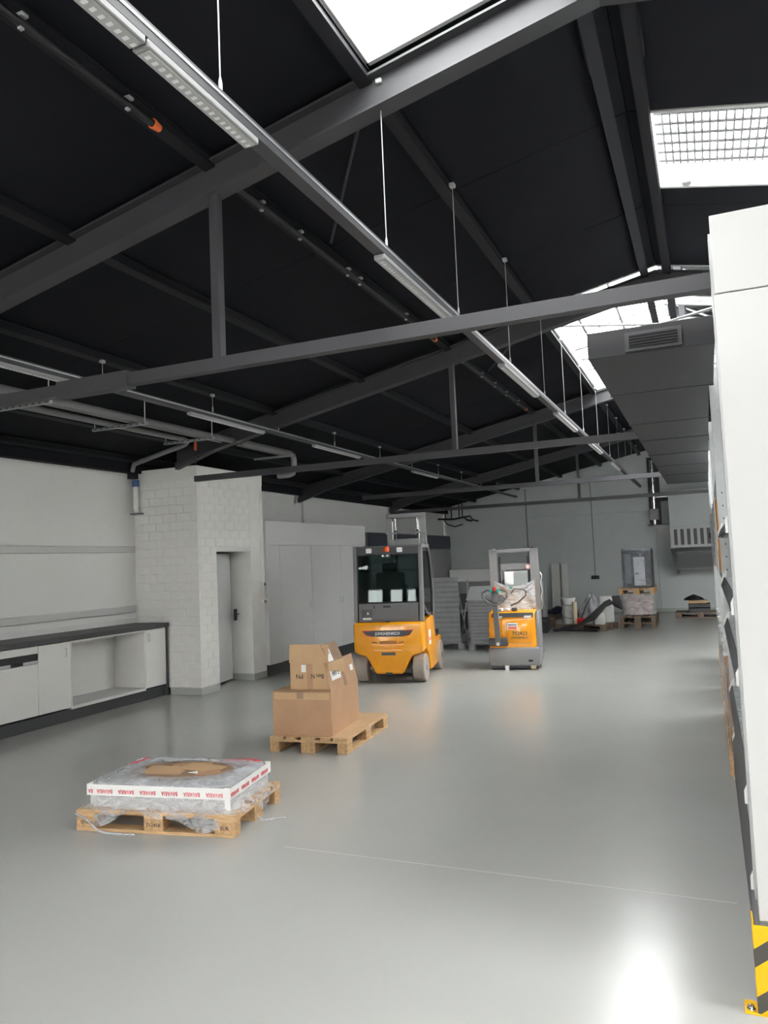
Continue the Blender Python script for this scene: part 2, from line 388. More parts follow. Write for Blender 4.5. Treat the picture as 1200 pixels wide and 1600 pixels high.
for a, b in (((-1.6, 9.9), (0.9, 11.2)), ((-1.6, 11.2), (0.9, 9.8)), ((-1.6, 12.5), (0.9, 13.5)), ((-1.6, 11.8), (0.9, 12.9)), ((-1.35, 9.2), (-1.35, 13.0))):
    MB().cyl((a[0], a[1], rz(a[0])+0.06), (b[0], b[1], rz(b[0])+0.06), 0.018, 6).build('brace_rod', 'pipe_grey', w2)
w3 = roof_window('window_3', 'small rooflight with a safety grid over the rack end', -0.185, 0.95, 5.63, 6.84, 0.25)
m = MB(); zg = lambda x: rz(x)+0.12
for i in range(20): x = -0.11+0.055*i; m.cyl((x, 5.64, zg(x)), (x, 6.68, zg(x)), 0.008, 6)
for i in range(7):
    for d in (0, 0.022): m.cyl((-0.17, 5.72+0.15*i+d, zg(-0.17)+.004), (0.93, 5.72+0.15*i+d, zg(.93)+.004), 0.008, 6)
m.build('safety_grid', 'pipe_grey', w3)
MB().box(0.0, 0.07, 6.78, 6.835, rz(0.03)+0.0, rz(0.03)+0.14, 0.004).build('grid_bracket', 'galv_light', w3)
w4 = roof_window('window_added_1', 'large unseen rooflight added for daylight over the far side of the racks', 2.1, 5.9, 1.6, 8.6, 0.2, (3.4, 5.2, 6.9), (3.35, 4.6))  # out of view, added to brighten floor and left wall
w5 = roof_window('window_added_2', 'large unseen rooflight added for daylight over the back of the racks', 2.1, 5.9, 9.2, 15.5, 0.2, (11.3, 13.4), (3.35, 4.6))  # also out of view, added to brighten the rear of the hall

# ------------------------------------------------------------------ walls
wl = struct('wall_left', 'long white plastered wall behind the workbench')
MB().box(XW-0.2, XW, YF, 8.97, 0, 3.25).build('plaster', 'wall_white', wl)
MB().box(XW-0.2, XW, 8.97, YB, 0, 3.25).build('plaster', 'wall_white', wl)
MB().box(XW-0.2, XW, YF, YB, 3.25, 3.6).build('eaves_wall', 'roof_black', wl)
for z, h in ((2.07, 0.09), (1.195, 0.095)):
    t = thing('cable_trunking', ['upper', 'lower'][z < 2] + ' pale cable trunking running along the wall above the workbench', 'trunking', (XW, 0, z), 0, 'wall trunkings above the workbench')
    MB().box(0.0, 0.055, -1.0, 8.84, 0, h, 0.006).build('trunking_body', 'trunking', t)
    MB().box(0.055, 0.058, -1.0, 8.84, 0.012, h-0.012).build('trunking_cover', 'trunking', t)
    MB().box(0.0, 0.06, 8.84, 8.852, -0.002, h+0.002).build('end_cap', 'trunking', t)
# columns and pilaster of the far left wall
o = MB().box(XW, XW+0.06, 14.0, 14.2, 2.3, 3.25).build('trim_2', 'wall_white'); tag(o, 'short white pilaster above the wide cupboards', kind='structure')
o = MB().box(XW, XW+0.12, 18.7, 19.1, 0, 3.22).build('trim_3', 'wall_white'); tag(o, 'white pilaster behind the dark cupboard', kind='structure')
wb = struct('wall_back', 'grey panelled gable wall at the end of the hall')
for x0, x1 in ((XW, -5.15), (-5.15, -1.35), (-1.35, 2.6), (2.6, XR)):
    MB().box(x0+0.006, x1-0.006, YB, YB+0.15, 0, 2.94, 0.006).build('panel', 'wall_back', wb)
    pts = [(x0+0.006, 2.955), (x1-0.006, 2.955), (x1-0.006, rz(x1)-0.004)] + ([(RIDGE, rz(RIDGE)-0.004)] if x0 < RIDGE < x1 else []) + [(x0+0.006, rz(x0)-0.004)]
    MB().prism(pts, 'y', YB, YB+0.15).build('panel', 'wall_back', wb)
MB().prism([(XW-0.2, 0), (XR+0.2, 0), (XR+0.2, 3.6), (RIDGE, 4.85), (XW-0.2, 3.6)], 'y', YB+0.03, YB+0.2).build('core', 'wall_back', wb)
o = MB().box(XW, XR, YB-0.012, YB, 0, 0.1).build('baseboard_back', 'skirt_green'); tag(o, 'grey green coved skirting of the back wall', kind='structure')
o = MB().box(XR, XR+0.2, YF, YB, 0, 3.62).build('wall_right', 'wall_white'); tag(o, 'white side wall beyond the racks', kind='structure')
wf = struct('wall_front', 'front wall behind the viewpoint with an added unseen gate for daylight')
GX0, GX1, GZ = -6.2, -2.6, 2.9  # unseen gate opening, added and sized for the daylight it lets in
MB().box(XW-0.2, GX0, YF-0.2, YF, 0, 3.6).build('panel', 'wall_white', wf)
MB().box(GX1, XR+0.2, YF-0.2, YF, 0, 3.6).build('panel', 'wall_white', wf)
MB().prism([(GX0, GZ), (GX1, GZ), (GX1, rz(GX1)), (RIDGE, rz(RIDGE)+0.05), (GX0, rz(GX0))], 'y', YF-0.2, YF).build('panel', 'wall_white', wf)
for x, w_ in ((-5.55, .3), (-4.9, .2), (-4.3, .45), (-3.4, .3), (-3.0, .12)): MB().box(x-w_/2, x+w_/2, YF-.15, YF-.05, 0, GZ).build('reflection_post', 'steel_dark', wf)  # unseen posts added to split the gate's reflection in the cab window

# block pier at the left: front face y=8.92, side face x=-6.70, doorway in the side
PX, PY, PZ = -6.70, 8.92, 3.26
pier = struct('wall_pier', 'white painted block pier with a doorway in its side')
MB().box(XW, PX-0.005, PY+0.005, PY+0.2, 0.1, PZ).build('core', 'block_white', pier)
DY0, DY1, DZ = 9.36, 10.26, 2.03
MB().box(PX-0.2, PX-0.005, PY+0.2, DY0-0.005, 0.1, PZ).build('core', 'block_white', pier)
MB().box(PX-0.2, PX-0.005, DY0-.005, DY1, DZ+0.005, PZ).build('core', 'block_white', pier)
MB().box(PX-0.42, PX, DY1, DY1+0.38, 0.0, PZ).build('jamb_column', 'block_white', pier)
MB().box(XW, PX-0.42, DY1+0.2, DY1+0.38, 0.0, PZ).build('core', 'wall_white', pier)
MB().box(XW+0.001, PX+0.006, PY-0.006, DY1+0.384, PZ-0.14, PZ+0.02).build('cap_band', 'block_white', pier)
MB().box(-7.25, PX+0.003, PY-0.004, PY+0.05, 0.0, 0.105, 0.003).build('skirting', 'skirt_green', pier)
MB().box(PX-0.03, PX+0.003, PY+0.05, DY0, 0.0, 0.105, 0.003).build('skirting', 'skirt_green', pier)
MB().box(PX-0.42, PX+0.004, DY1-0.004, DY1+0.384, 0.0, 0.105, 0.003).build('skirting', 'skirt_green', pier)
BL, BH, J = 0.25, 0.125, 0.005
bc = {}
def brick_mesh(l, axis):
    k = (round(l, 3), axis)
    if k not in bc:
        m = MB(); bev = 0.004
        if axis == 'x': m.box(0, l-J, 0, 0.035, 0, BH-J, bev)
        else: m.box(-0.035, 0, 0, l-J, 0, BH-J, bev)
        bc[k] = m.mesh('brick', 'block_white', True)
    return bc[k]
rows = int((PZ-0.14-0.105)/BH)
for r_ in range(rows+1):
    z = 0.107 + r_*BH
    if z + BH - J > PZ-0.13: continue
    x = PX; first = True                                   # front face, from the corner to the left
    while x > XW + 0.08:
        l = (BL/2 if r_ % 2 else BL) if first else BL; first = False
        x1 = max(x-l, XW+0.002); link('brick', brick_mesh(x-x1, 'x'), pier, None, (x1+J, PY+random.uniform(-.001, .001), z)); x = x1
    y = PY+0.036; first = True                             # side face, from the corner backwards
    while y < DY1-0.01:
        l = (BL if r_ % 2 else BL/2) if first else BL; first = False
        lim = DY0 if (z < DZ-0.02 and y < DY0) else DY1
        if y >= DY0-0.01 and z < DZ-0.02: break
        y1 = min(y+l, lim)
        if lim - y1 < 0.05: y1 = lim
        if y1-y > 0.03: link('brick', brick_mesh(y1-y, 'y'), pier, None, (PX+random.uniform(-.001, .001), y, z))
        y = y1
# door leaf inside the opening
d1 = struct('door_1', 'pale grey door leaf standing ajar inside the pier doorway')
a = Matrix.Rotation(math.radians(-12), 3, 'Z')
MB().obox((-7.02, 9.80, 1.02), (0.04, 0.86, 1.98), Matrix.Rotation(math.radians(10), 3, 'Z')).build('leaf', 'lam_grey', d1)
h = MB().tube([(-6.93, 10.17, 1.05), (-6.90, 10.17, 1.05), (-6.90, 10.05, 1.05)], 0.01).build('handle', 'black', d1)
MB().box(-6.97, -6.945, 10.14, 10.2, 0.95, 1.13).build('latch_plate', 'black', d1)
# drain pipe in the niche corner beside the pier
t = thing('drain_pipe', 'white drain pipe with blue collar in the corner beside the block pier', 'pipe', (-7.74, 8.84, 2.68))
MB().tube([(0, 0.02, 0), (0, -0.0, 0.03), (0, 0, 0.1), (0, 0, 0.40)], 0.04, 12).build('pipe', 'plastic_white', t)
MB().cyl((0, 0, 0.36), (0, 0, 0.46), 0.05, 14).build('collar', 'blue', t)
MB().box(-0.1, 0.08, -0.02, 0.07, -0.05, -0.03).build('bracket', 'pipe_grey', t)
t = thing('wall_conduit', 'thin white conduit with switches on the pier edge by the doorway', 'conduit', (PX, 10.56, 0))
for y in (0.0, 0.045): MB().cyl((0.015, y, 1.28), (0.015, y, 3.0), 0.012, 8).build('conduit', 'plastic_white', t)
for z in (1.5, 1.22):
    s = MB().box(0, 0.05, -0.04, 0.07, z-0.045, z+0.045, 0.006).build('switch_box', 'plastic_white', t)
    MB().box(0.05, 0.056, -0.02, 0.045, z-0.03, z+0.02).build('rocker', 'pipe_grey', s)

# ------------------------------------------------------------------ workbench cabinets along the left wall
CX = -7.27
def cab_body(y0, y1, nm, label, cat='cabinet'):
    return thing(nm, label, cat, (CX, y0, 0), 0, 'base cabinets under the dark worktop')
def door_leaf(t, y0, y1, z0, z1, hy, hz):
    d = MB().box(-0.018, 0, y0+0.003, y1-0.003, z0, z1, 0.002).build('door', 'lam_white', t)
    MB().tube([(0, hy-0.025, hz-0.05), (0.022, hy-0.025, hz-0.05), (0.022, hy-0.025, hz+0.05), (0, hy-0.025, hz+0.05)], 0.006, 8).build('handle', 'galv_light', d)
def carcass(t, w):
    m = MB(); m.box(-0.54, -0.02, 0, 0.018, 0.16, 0.97); m.box(-0.54, -0.02, w-0.018, w, 0.16, 0.97); m.box(-0.54, -0.02, 0.018, w-0.018, 0.16, 0.178); m.box(-0.54, -0.52, 0.018, w-0.018, 0.178, 0.97)
    m.build('carcass', 'lam_white', t)
t = cab_body(5.4, 6.0, 'sink_cabinet', 'white cabinet with plain door under the sink, cut by the photo edge'); carcass(t, 0.599); door_leaf(t, 0, 0.6, 0.165, 0.965, 0.08, 0.85)
t = cab_body(6.0, 6.6, 'dishwasher', 'built-in dishwasher with black control strip and white front', 'dishwasher')
MB().box(-0.54, -0.02, 0.002, 0.597, 0.16, 0.965).build('casing', 'cab_dark', t)
MB().box(-0.02, 0.0, 0.003, 0.597, 0.165, 0.76, 0.002).build('front_panel', 'lam_white', t)
MB().box(-0.02, -0.003, 0.003, 0.597, 0.765, 0.80).build('trim_strip', 'galv_light', t)
MB().box(-0.02, -0.002, 0.003, 0.597, 0.80, 0.875).build('control_strip', 'black', t)
MB().box(-0.012, 0.012, 0.22, 0.38, 0.765, 0.80, 0.004).build('handle', 'black', t)
MB().box(-0.02, 0.0, 0.003, 0.597, 0.88, 0.967, 0.002).build('top_fascia', 'lam_white', t)
t = cab_body(6.6, 7.09, 'base_cabinet', 'narrow white cabinet with one door between dishwasher and open niche'); carcass(t, 0.489); door_leaf(t, 0, 0.489, 0.165, 0.965, 0.43, 0.84)
t = cab_body(7.09, 8.43, 'open_cabinet', 'wide white open-fronted cabinet niche with grey bottom shelf', 'cabinet')
W = 1.339
MB().box(-0.54, 0, 0, 0.022, 0.14, 0.97).build('side_panel', 'lam_white', t); MB().box(-0.54, 0, W-0.022, W, 0.14, 0.97).build('side_panel', 'lam_white', t)
MB().box(-0.54, 0, 0.022, W-0.022, 0.14, 0.165).build('bottom_shelf', 'lam_white', t); MB().box(-0.53, -0.01, 0.022, W-0.022, 0.165, 0.178).build('shelf_mat', 'lam_grey', t)
MB().box(-0.55, -0.535, 0.022, W-0.022, 0.165, 0.95).build('back_panel', 'lam_white', t); MB().box(-0.54, 0, 0.022, W-0.022, 0.95, 0.97).build('top_rail', 'lam_white', t)
t = cab_body(8.43, 8.86, 'base_cabinet', 'small white end cabinet with one door beside the block pier'); carcass(t, 0.43); door_leaf(t, 0, 0.43, 0.165, 0.965, 0.09, 0.86)
o = MB().box(-7.83, -7.255, 8.862, 8.885, 0.0, 0.975).build('end_panel', 'worktop'); tag(o, 'dark end panel closing the cabinet row by the pier', 'panel')
o = MB().box(-7.845, -7.235, 4.0, 8.89, 0.975, 1.035, 0.004).build('worktop', 'worktop'); tag(o, 'long dark grey worktop over the white cabinets', 'worktop')
o = MB().box(-7.85, -7.83, 4.0, 8.89, 1.036, 1.11).build('splashback', 'lam_white'); tag(o, 'low white upstand behind the dark worktop', 'upstand')
o = MB().box(-7.80, -7.30, 4.0, 8.86, 0.0, 0.138).build('plinth', 'plinth'); tag(o, 'dark plinth running under the white cabinets', 'plinth')
t = thing('sink', 'steel sink rim let into the worktop at the photo edge', 'sink', (-7.55, 5.9, 1.035))
MB().lathe([(0.20, 0.0), (0.21, 0.004), (0.19, 0.008), (0.17, 0.004), (0.02, 0.002)], n=24).build('rim', 'chrome', t)
t = cab_body(4.0, 5.4, 'base_cabinet', 'white double cabinet at the hidden end of the worktop'); carcass(t, 1.399); door_leaf(t, 0, 0.7, 0.165, 0.965, 0.62, 0.85); door_leaf(t, 0.7, 1.4, 0.165, 0.965, 0.78, 0.85)

# ------------------------------------------------------------------ wide cupboards beyond the pier
WX = -6.65
t = thing('wardrobe_cupboard', 'tall pale grey built-in cupboard wall between pier and forklift', 'cupboard', (WX, 10.66, 0))
Lw = 14.57-10.66
MB().box(-1.05, -0.03, 0, Lw, 0.18, 2.54).build('carcass', 'lam_grey', t)
MB().box(-1.05, -0.05, 0.01, Lw-0.01, 0, 0.18).build('plinth', 'plinth', t)
MB().box(-0.03, 0, 0, Lw, 2.135, 2.54, 0.002).build('fascia', 'lam_grey', t)
MB().box(-0.03, 0, 0, 0.40, 0.18, 2.13, 0.002).build('filler_panel', 'lam_grey', t)
for a, b, hy in ((0.405, 1.495, 1.42), (1.505, 2.70, 2.62), (2.705, 3.905, 2.76)):
    d = MB().box(-0.03, 0.0, a, b, 0.185, 2.128, 0.003).build('door', 'lam_grey', t)
    MB().tube([(0, hy-0.03, 1.02), (0.02, hy-0.03, 1.02), (0.02, hy-0.03, 1.13), (0, hy-0.03, 1.13)], 0.006, 8).build('handle', 'galv', d)
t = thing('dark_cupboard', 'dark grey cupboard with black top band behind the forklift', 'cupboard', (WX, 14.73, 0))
MB().box(-1.0, -0.02, 0, 5.6, 0, 2.42).build('carcass', 'lam_dark_grey', t)
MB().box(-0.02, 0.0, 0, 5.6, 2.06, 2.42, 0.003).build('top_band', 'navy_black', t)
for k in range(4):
    d = MB().box(-0.02, 0.0, k*1.4+0.005, k*1.4+1.395, 0.1, 2.05, 0.003).build('door', 'lam_dark_grey', t)
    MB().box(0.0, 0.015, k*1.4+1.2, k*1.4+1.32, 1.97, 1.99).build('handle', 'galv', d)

# ------------------------------------------------------------------ lamp tracks
def track(x, z, y0, y1, lamps, wires, label, side):
    t = thing('lamp_track', label, 'lamp', (x, 0, z), 0, 'suspended lamp tracks')
    m = MB(); m.box(-0.032, 0.032, y0, y1, 0, 0.06); m.build('rail', 'cab_dark', t)
    MB().box(-0.034, -0.032, y0, y1, 0.035, 0.047).build('rail_edge', 'galv', t)
    MB().box(0.032, 0.034, y0, y1, 0.035, 0.047).build('rail_edge', 'galv', t)
    for a, b in lamps:
        l = MB().box(-0.034, 0.034, a, b, -0.03, -0.001, 0.004).build('lamp_module', 'lamp_body', t)
        MB().box(-0.026, 0.026, a+0.015, b-0.015, -0.036, -0.03, 0.003).build('diffuser', 'lens', l)
        m = MB()
        n = int((b-a)/0.035)
        for i in range(n): m.box(-0.010, 0.010, a+0.03+i*0.035, a+0.045+i*0.035, -0.0385, -0.036)
        q = m.build('led_row', 'lamp_white', l); q['kind'] = 'stuff'
    for y in wires:
        zt = rz(x)-0.09-z
        MB().cyl((0, y, 0.06), (0, y, zt), 0.003, 6).build('suspension_wire', 'galv_light', t)
        MB().lathe([(0.004, 0.14), (0.008, 0.12), (0.008, 0.075), (0.014, 0.06)], (0, y, 0), 8).build('wire_clamp', 'galv_light', t)
        MB().box(-0.02, 0.02, y-0.025, y+0.025, zt-0.03, zt, 0.004).build('hook', 'galv_light', t)
track(-1.6, 3.515, -3.0, 21.8, [(-0.6, 0.9), (0.91, 1.88), (1.89, 2.55), (3.85, 5.25), (6.6, 8.1), (9.25, 10.75), (12.0, 13.5), (15.0, 16.5)],
      [0.75, 2.34, 3.97, 5.35, 6.96, 8.6, 9.95, 11.55, 13.25, 14.9, 16.5, 18.1, 19.7, 21.2], 'long suspended lamp track nearest the racks, lamp modules along it', 1)
track(-5.30, 3.565, -3.0, 22.9, [(-1, 0.5), (2.0, 5.45), (6.95, 8.5), (9.9, 11.5), (14, 15.5)],
      [2.4, 4.0, 5.62, 7.4, 8.9, 10.6, 12.4, 14, 15.6, 17.3, 19, 20.6], 'suspended lamp track running above the workbench and cupboards', -1)

# ------------------------------------------------------------------ black conduits with clips under one purlin
def conduit(y0, y1, clips, label):
    t = thing('cable_conduit', label, 'conduit', (-2.76, 0, rz(-2.76)-0.13), 0, 'black cable conduits under the purlin')
    MB().cyl((0, y0, 0), (0, y1, 0), 0.022, 10).build('conduit', 'black', t)
    MB().cyl((0, y1, 0), (0, y1+0.06, 0), 0.03, 12, 0.022).build('end_cap', 'orange_cap', t, 'orange end cap')
    for y in clips:
        c = MB().box(-0.03, 0.03, y-0.02, y+0.02, 0.022, 0.04, 0.003).build('clip', 'galv_light', t)
        MB().box(-0.012, 0.012, y-0.012, y+0.012, -0.034, -0.02, 0.003).build('clip_screw', 'galv_light', c)
conduit(0.2, 3.35, (1.7, 2.45, 3.15), 'black conduit with bright clips and orange tip before the first truss')
conduit(4.1, 8.2, (4.5, 5.05, 5.9, 6.15, 7.3, 7.9), 'black conduit with bright clips between first and second truss')
conduit(8.9, 13.0, (9.3, 10.2, 10.9, 11.6, 12.4), 'black conduit with bright clips between second and third truss')

# ------------------------------------------------------------------ grey pipes under the left roof
t = thing('pipe_run', 'grey pipes on perforated hangers above the workbench', 'pipe', (0, 0, 3.56))
for x, r, y1 in ((-6.02, 0.04, 8.9), (-6.15, 0.035, 8.75)):
    MB().cyl((x, -2.0, 0), (x, y1, 0), r, 12).build('pipe', 'pipe_grey', t)
MB().tube([(-6.40, -2, -0.02), (-6.40, 8.25, -0.02), (-6.44, 8.4, -0.03), (-6.58, 8.5, -0.05), (-7.45, 8.62, -0.19), (-7.6, 8.65, -0.22), (-7.64, 8.66, -0.32)], 0.034, 12).build('pipe', 'pipe_grey', t)
MB().cyl((-6.52, -2, -0.01), (-6.52, 8.2, -0.01), 0.018, 10).build('pipe', 'pipe_grey', t)
for y in (5.55, 6.95, 8.25, 4.1, 2.6):
    b = MB().bar((-5.9, y, -0.055), (-6.72, y, -0.055), 0.035, 0.03).build('hanger_rail', 'galv', t)
    m = MB()
    for i in range(9): m.box(-6.68+i*0.09, -6.65+i*0.09, y-0.0185, y+0.0185, -0.06, -0.05)
    q = m.build('slot_row', 'black', b); q['kind'] = 'stuff'
    for x in (-5.93, -6.69): MB().cyl((x, y, -0.05), (x, y, rz(x)-3.56), 0.006, 6).build('threaded_rod', 'galv', b)
t = thing('pipe_elbow', 'grey pipe dropping in an elbow above the block pier behind the truss', 'pipe', (0, 0, 3.56))
MB().tube([(-6.0, 9.1, 0), (-6.0, 10.4, 0), (-6.0, 10.5, -0.03), (-6.0, 10.52, -0.1), (-6.0, 10.52, -0.26), (-6.03, 10.52, -0.31), (-6.1, 10.52, -0.33), (-6.3, 10.52, -0.33)], 0.045, 12).build('pipe', 'pipe_grey', t)
MB().tube([(-6.12, 9.1, 0), (-6.12, 10.45, 0)], 0.035, 10).build('pipe', 'pipe_grey', t)
MB().bar((-5.9, 10.3, -0.055), (-6.6, 10.3, -0.055), 0.035, 0.03).build('hanger_rail', 'galv', t)
t = thing('cable_tail', 'black cable with orange tip hanging above the block pier corner', 'cable', (-6.62, 8.8, 3.27))
MB().tube([(0, 0, 0.02), (0, 0, 0.12), (0.005, 0, 0.2)], 0.012, 8).build('cable', 'black', t)
MB().lathe([(0.016, 0.2), (0.022, 0.23), (0.02, 0.3), (0.008, 0.33)], (0.005, 0, 0), 10).build('tip', 'orange_cap', t, 'orange tip')

# ------------------------------------------------------------------ air duct with grille
t = thing('air_duct', 'flat dark grey air duct with a front grille beside the racks', 'duct', (0, 4.66, 2.95))
ys = [0, 1.21, 2.68, 3.84, 5.2, 6.6, 8.0, 9.7]
for i, (a, b) in enumerate(zip(ys, ys[1:])):
    MB().box(-0.595, 0.112 if i == 0 else 0.080, a+0.006, b-0.006, 0, 0.16, 0.003).build('duct_segment', 'duct_grey', t)
    MB().box(-0.600, 0.114 if i == 0 else 0.083, b-0.02, b+0.005, -0.006, 0.166).build('flange', 'steel_dark', t)
g = MB().box(-0.375, -0.06, -0.012, 0.006, -0.0 + 0.012, 0.125).build('grille_frame', 'tie_grey', t)
MB().box(-0.352, -0.083, -0.0135, -0.010, 0.03, 0.108).build('grille_opening', 'black', g)
for k in range(5): MB().obox((-0.2175, -0.016, 0.036+k*0.0165), (0.269, 0.012, 0.005), Matrix.Rotation(0.6, 3, 'X')).build('slat', 'tie_grey', g)

# ------------------------------------------------------------------ euro pallets
pm = {}
def pallet(x, y, z, rot, label, group='wooden pallets', dark=False):
    k = dark; w = 'wood_dark' if dark else 'wood'; we = 'wood_dark' if dark else 'wood_end'
    if k not in pm:
        pm[k] = dict(wide=MB().box(-.6, .6, -.0725, .0725, 0, .022, .002).mesh('deck_board', w, True), mid=MB().box(-.6, .6, -.05, .05, 0, .022, .002).mesh('deck_board', w, True),
                     st=MB().box(-.0725, .0725, -.4, .4, 0, .022, .002).mesh('stringer', w, True), blk=MB().box(-.0725, .0725, -.05, .05, 0, .078, .003).mesh('block', we, True),
                     blkw=MB().box(-.0725, .0725, -.0725, .0725, 0, .078, .003).mesh('block', we, True))
    q = pm[k]; t = thing('pallet', label, 'pallet', (x, y, z), rot, group)
    for yy, n in ((-.3275, 'wide'), (-.178, 'mid'), (0, 'wide'), (.178, 'mid'), (.3275, 'wide')): link('deck_board', q[n], t, None, (0, yy, .122))
    for xx in (-.5275, 0, .5275): link('stringer', q['st'], t, None, (xx, 0, .1))
    for xx in (-.5275, 0, .5275):
        for yy, n in ((-.35, 'blk'), (0, 'blkw'), (.35, 'blk')): link('block', q[n], t, None, (xx, yy, .022))
    for yy, n in ((-.35, 'mid'), (0, 'wide'), (.35, 'mid')): link('bottom_board', q[n], t, None, (0, yy, 0))
    return t
def at_corner(px, py, rot, cx, cy):
    return px + math.cos(rot)*cx - math.sin(rot)*cy, py + math.sin(rot)*cx + math.cos(rot)*cy

# pallet 1 with the film-wrapped flat stack
R1 = math.radians(9.0); p1x, p1y = at_corner(-4.175, 4.10, R1, 0.6, 0.4)
p1 = pallet(p1x, p1y, 0, R1, 'wooden pallet carrying the film-wrapped flat stack, nearest the viewer')
for xx, bd in ((-.5275, 'EPAL'), (0.5275, 'EUR'), (0.0, 'D-2418')): text(bd, 0.034, (xx, -0.4005, 0.06), (PI/2, 0, 0), 'ink', p1, 'stamp')
ws = thing('wrapped_stack', 'low stack under clear film with red and white tape, on the nearest pallet', 'package', (p1x, p1y, 0.144), R1)
SX, SY, SH = 0.545, 0.345, 0.165
MB().box(-SX+.012, SX-.012, -SY+.012, SY-.012, 0.0, 0.145, 0.004).build('carton_stack', 'lam_grey', ws)
def dome(u, v):
    x, y = (u*2-1), (v*2-1); e = max(0, 1 - (abs(x)**4 + abs(y)**4)/1.0)
    return Vector((x*(SX-.02), y*(SY-.02), 0.146 + 0.025*e))
MB().grid(dome, 16, 12).build('top_sheet', 'lam_grey', ws)
MB().lathe([(.40, .172), (.40, .1745), (.02, .176)], n=28).build('inner_sheet', 'card_dark', ws, 'brown cardboard layer in the torn film').scale = (1, .62, 1)
for cx, cy, sx, sy, a, mm in ((-.12, -.02, .30, .2, .1, 'card_light'), (.14, .06, .34, .16, -.25, 'card_light'), (.02, .12, .3, .12, .3, 'card'), (.24, -.06, .18, .1, .5, 'card'), (-.25, .08, .2, .12, -.2, 'card_dark')):
    MB().obox((cx, cy, 0.178+random.uniform(0, .004)), (sx, sy, 0.004), Euler((random.uniform(-.03, .03), random.uniform(-.03, .03), a)).to_matrix()).build('cardboard_piece', mm, ws)
MB().prism([(0.1, -.09), (0.18, -.10), (0.15, -.04)], 'z', 0.183, 0.186).build('paper_scrap', 'paper', ws)
def film_top(u, v):      # ring from the hole in the film to the stack's edge
    a = 2*PI*u; cx, cy = math.cos(a), math.sin(a); q = (abs(cx)**6 + abs(cy)**6)**(-1/6)
    ox, oy = cx*q*SX, cy*q*SY; hx, hy = 0.05+cx*0.36*(1+.08*math.sin(5*a)), 0.02+cy*0.22*(1+.1*math.sin(3*a+1))
    x, y = hx*(1-v)+ox*v, hy*(1-v)+oy*v
    return Vector((x, y, 0.186 + 0.014*math.sin(PI*v)*(0.6+.4*math.sin(9*a)) - 0.018*v*v))
MB().grid(film_top, 72, 8).build('film_cover', 'film_heavy', ws)
def film_side(u, v):
    a = 2*PI*u; cx, cy = math.cos(a), math.sin(a); p = 10; q = (abs(cx)**p + abs(cy)**p)**(-1/p)
    w_ = max(0, v-.4); wv = (0.012*math.sin(23*a) + 0.008*math.sin(41*a+1) + .005*math.sin(67*a))*w_
    if v < .4: fl, z = 0.0, .168 - .085*(v/.4)
    elif v < .75: k = (v-.4)/.35; fl, z = .040*k*k, .083 - .075*k
    else: k = (v-.75)/.25; fl, z = .040 + .026*k**.6, .008 - (.055 + .045*math.sin(5*a+.6) + .025*math.sin(11*a))*k*k
    return Vector((cx*q*(SX+fl+wv), cy*q*(SY+fl+wv), z))
MB().grid(film_side, 160, 20).build('film_skirt', 'film', ws)
MB().tube([(-.60, -.405, -.03), (-.5, -.42, -.06), (-.42, -.43, -.12), (-.36, -.43, -.139), (-.2, -.44, -.140), (-.12, -.43, -.139)], 0.009, 6).build('film_strand', 'film_heavy', ws)
MB().tube([(.62, -.08, -.10), (.66, -.06, -.138), (.74, .0, -.14), (.8, .02, -.14)], 0.006, 6).build('film_strand', 'film_heavy', ws)
tape = MB(); T = 0.004
tape.box(-SX-T, SX+T, -SY-T, -SY-T+.002, 0.085, 0.160); tape.box(SX+T-.002, SX+T, -SY-T, SY+T, 0.085, 0.160); tape.box(-SX-T, -SX-T+.002, -SY-T, SY+T, 0.085, 0.160); tape.box(-SX-T, SX+T, SY+T-.002, SY+T, 0.085, 0.160)
tp = tape.build('tape_band', 'paper', ws, 'white packing tape with red lettering')
MB().box(SX-.035, SX+T+.001, -SY-T-.001, -SY-T+.001, 0.0, 0.165).build('corner_strip', 'paper', ws)
for i in range(6): text('BAVARIA', 0.040, (-.405+.168*i, -SY-T-.001, 0.115), (PI/2, PI, 0), 'red_ink', tp, w=0.78)
text('BA', 0.040, (-SX+.027, -SY-T-.001, 0.115), (PI/2, PI, 0), 'red_ink', tp, w=0.78)
for i in range(4): text('BAVARIA', 0.040, (SX+T+.001, -SY+0.07+0.168*i, 0.115), Euler((PI/2, PI, PI/2)), 'red_ink', tp, w=0.78)
MB().prism([(.18, .27), (.26, .235), (.42, .25), (.50, .30), (.40, .335), (.24, .32)], 'z', 0.176, 0.180).build('red_sticker', 'red_ink', ws, 'red printed tape end')
MB().prism([(-.50, .10), (-.47, .08), (-.43, .28), (-.46, .30)], 'z', 0.181, 0.183).build('red_sticker', 'red_ink', ws)

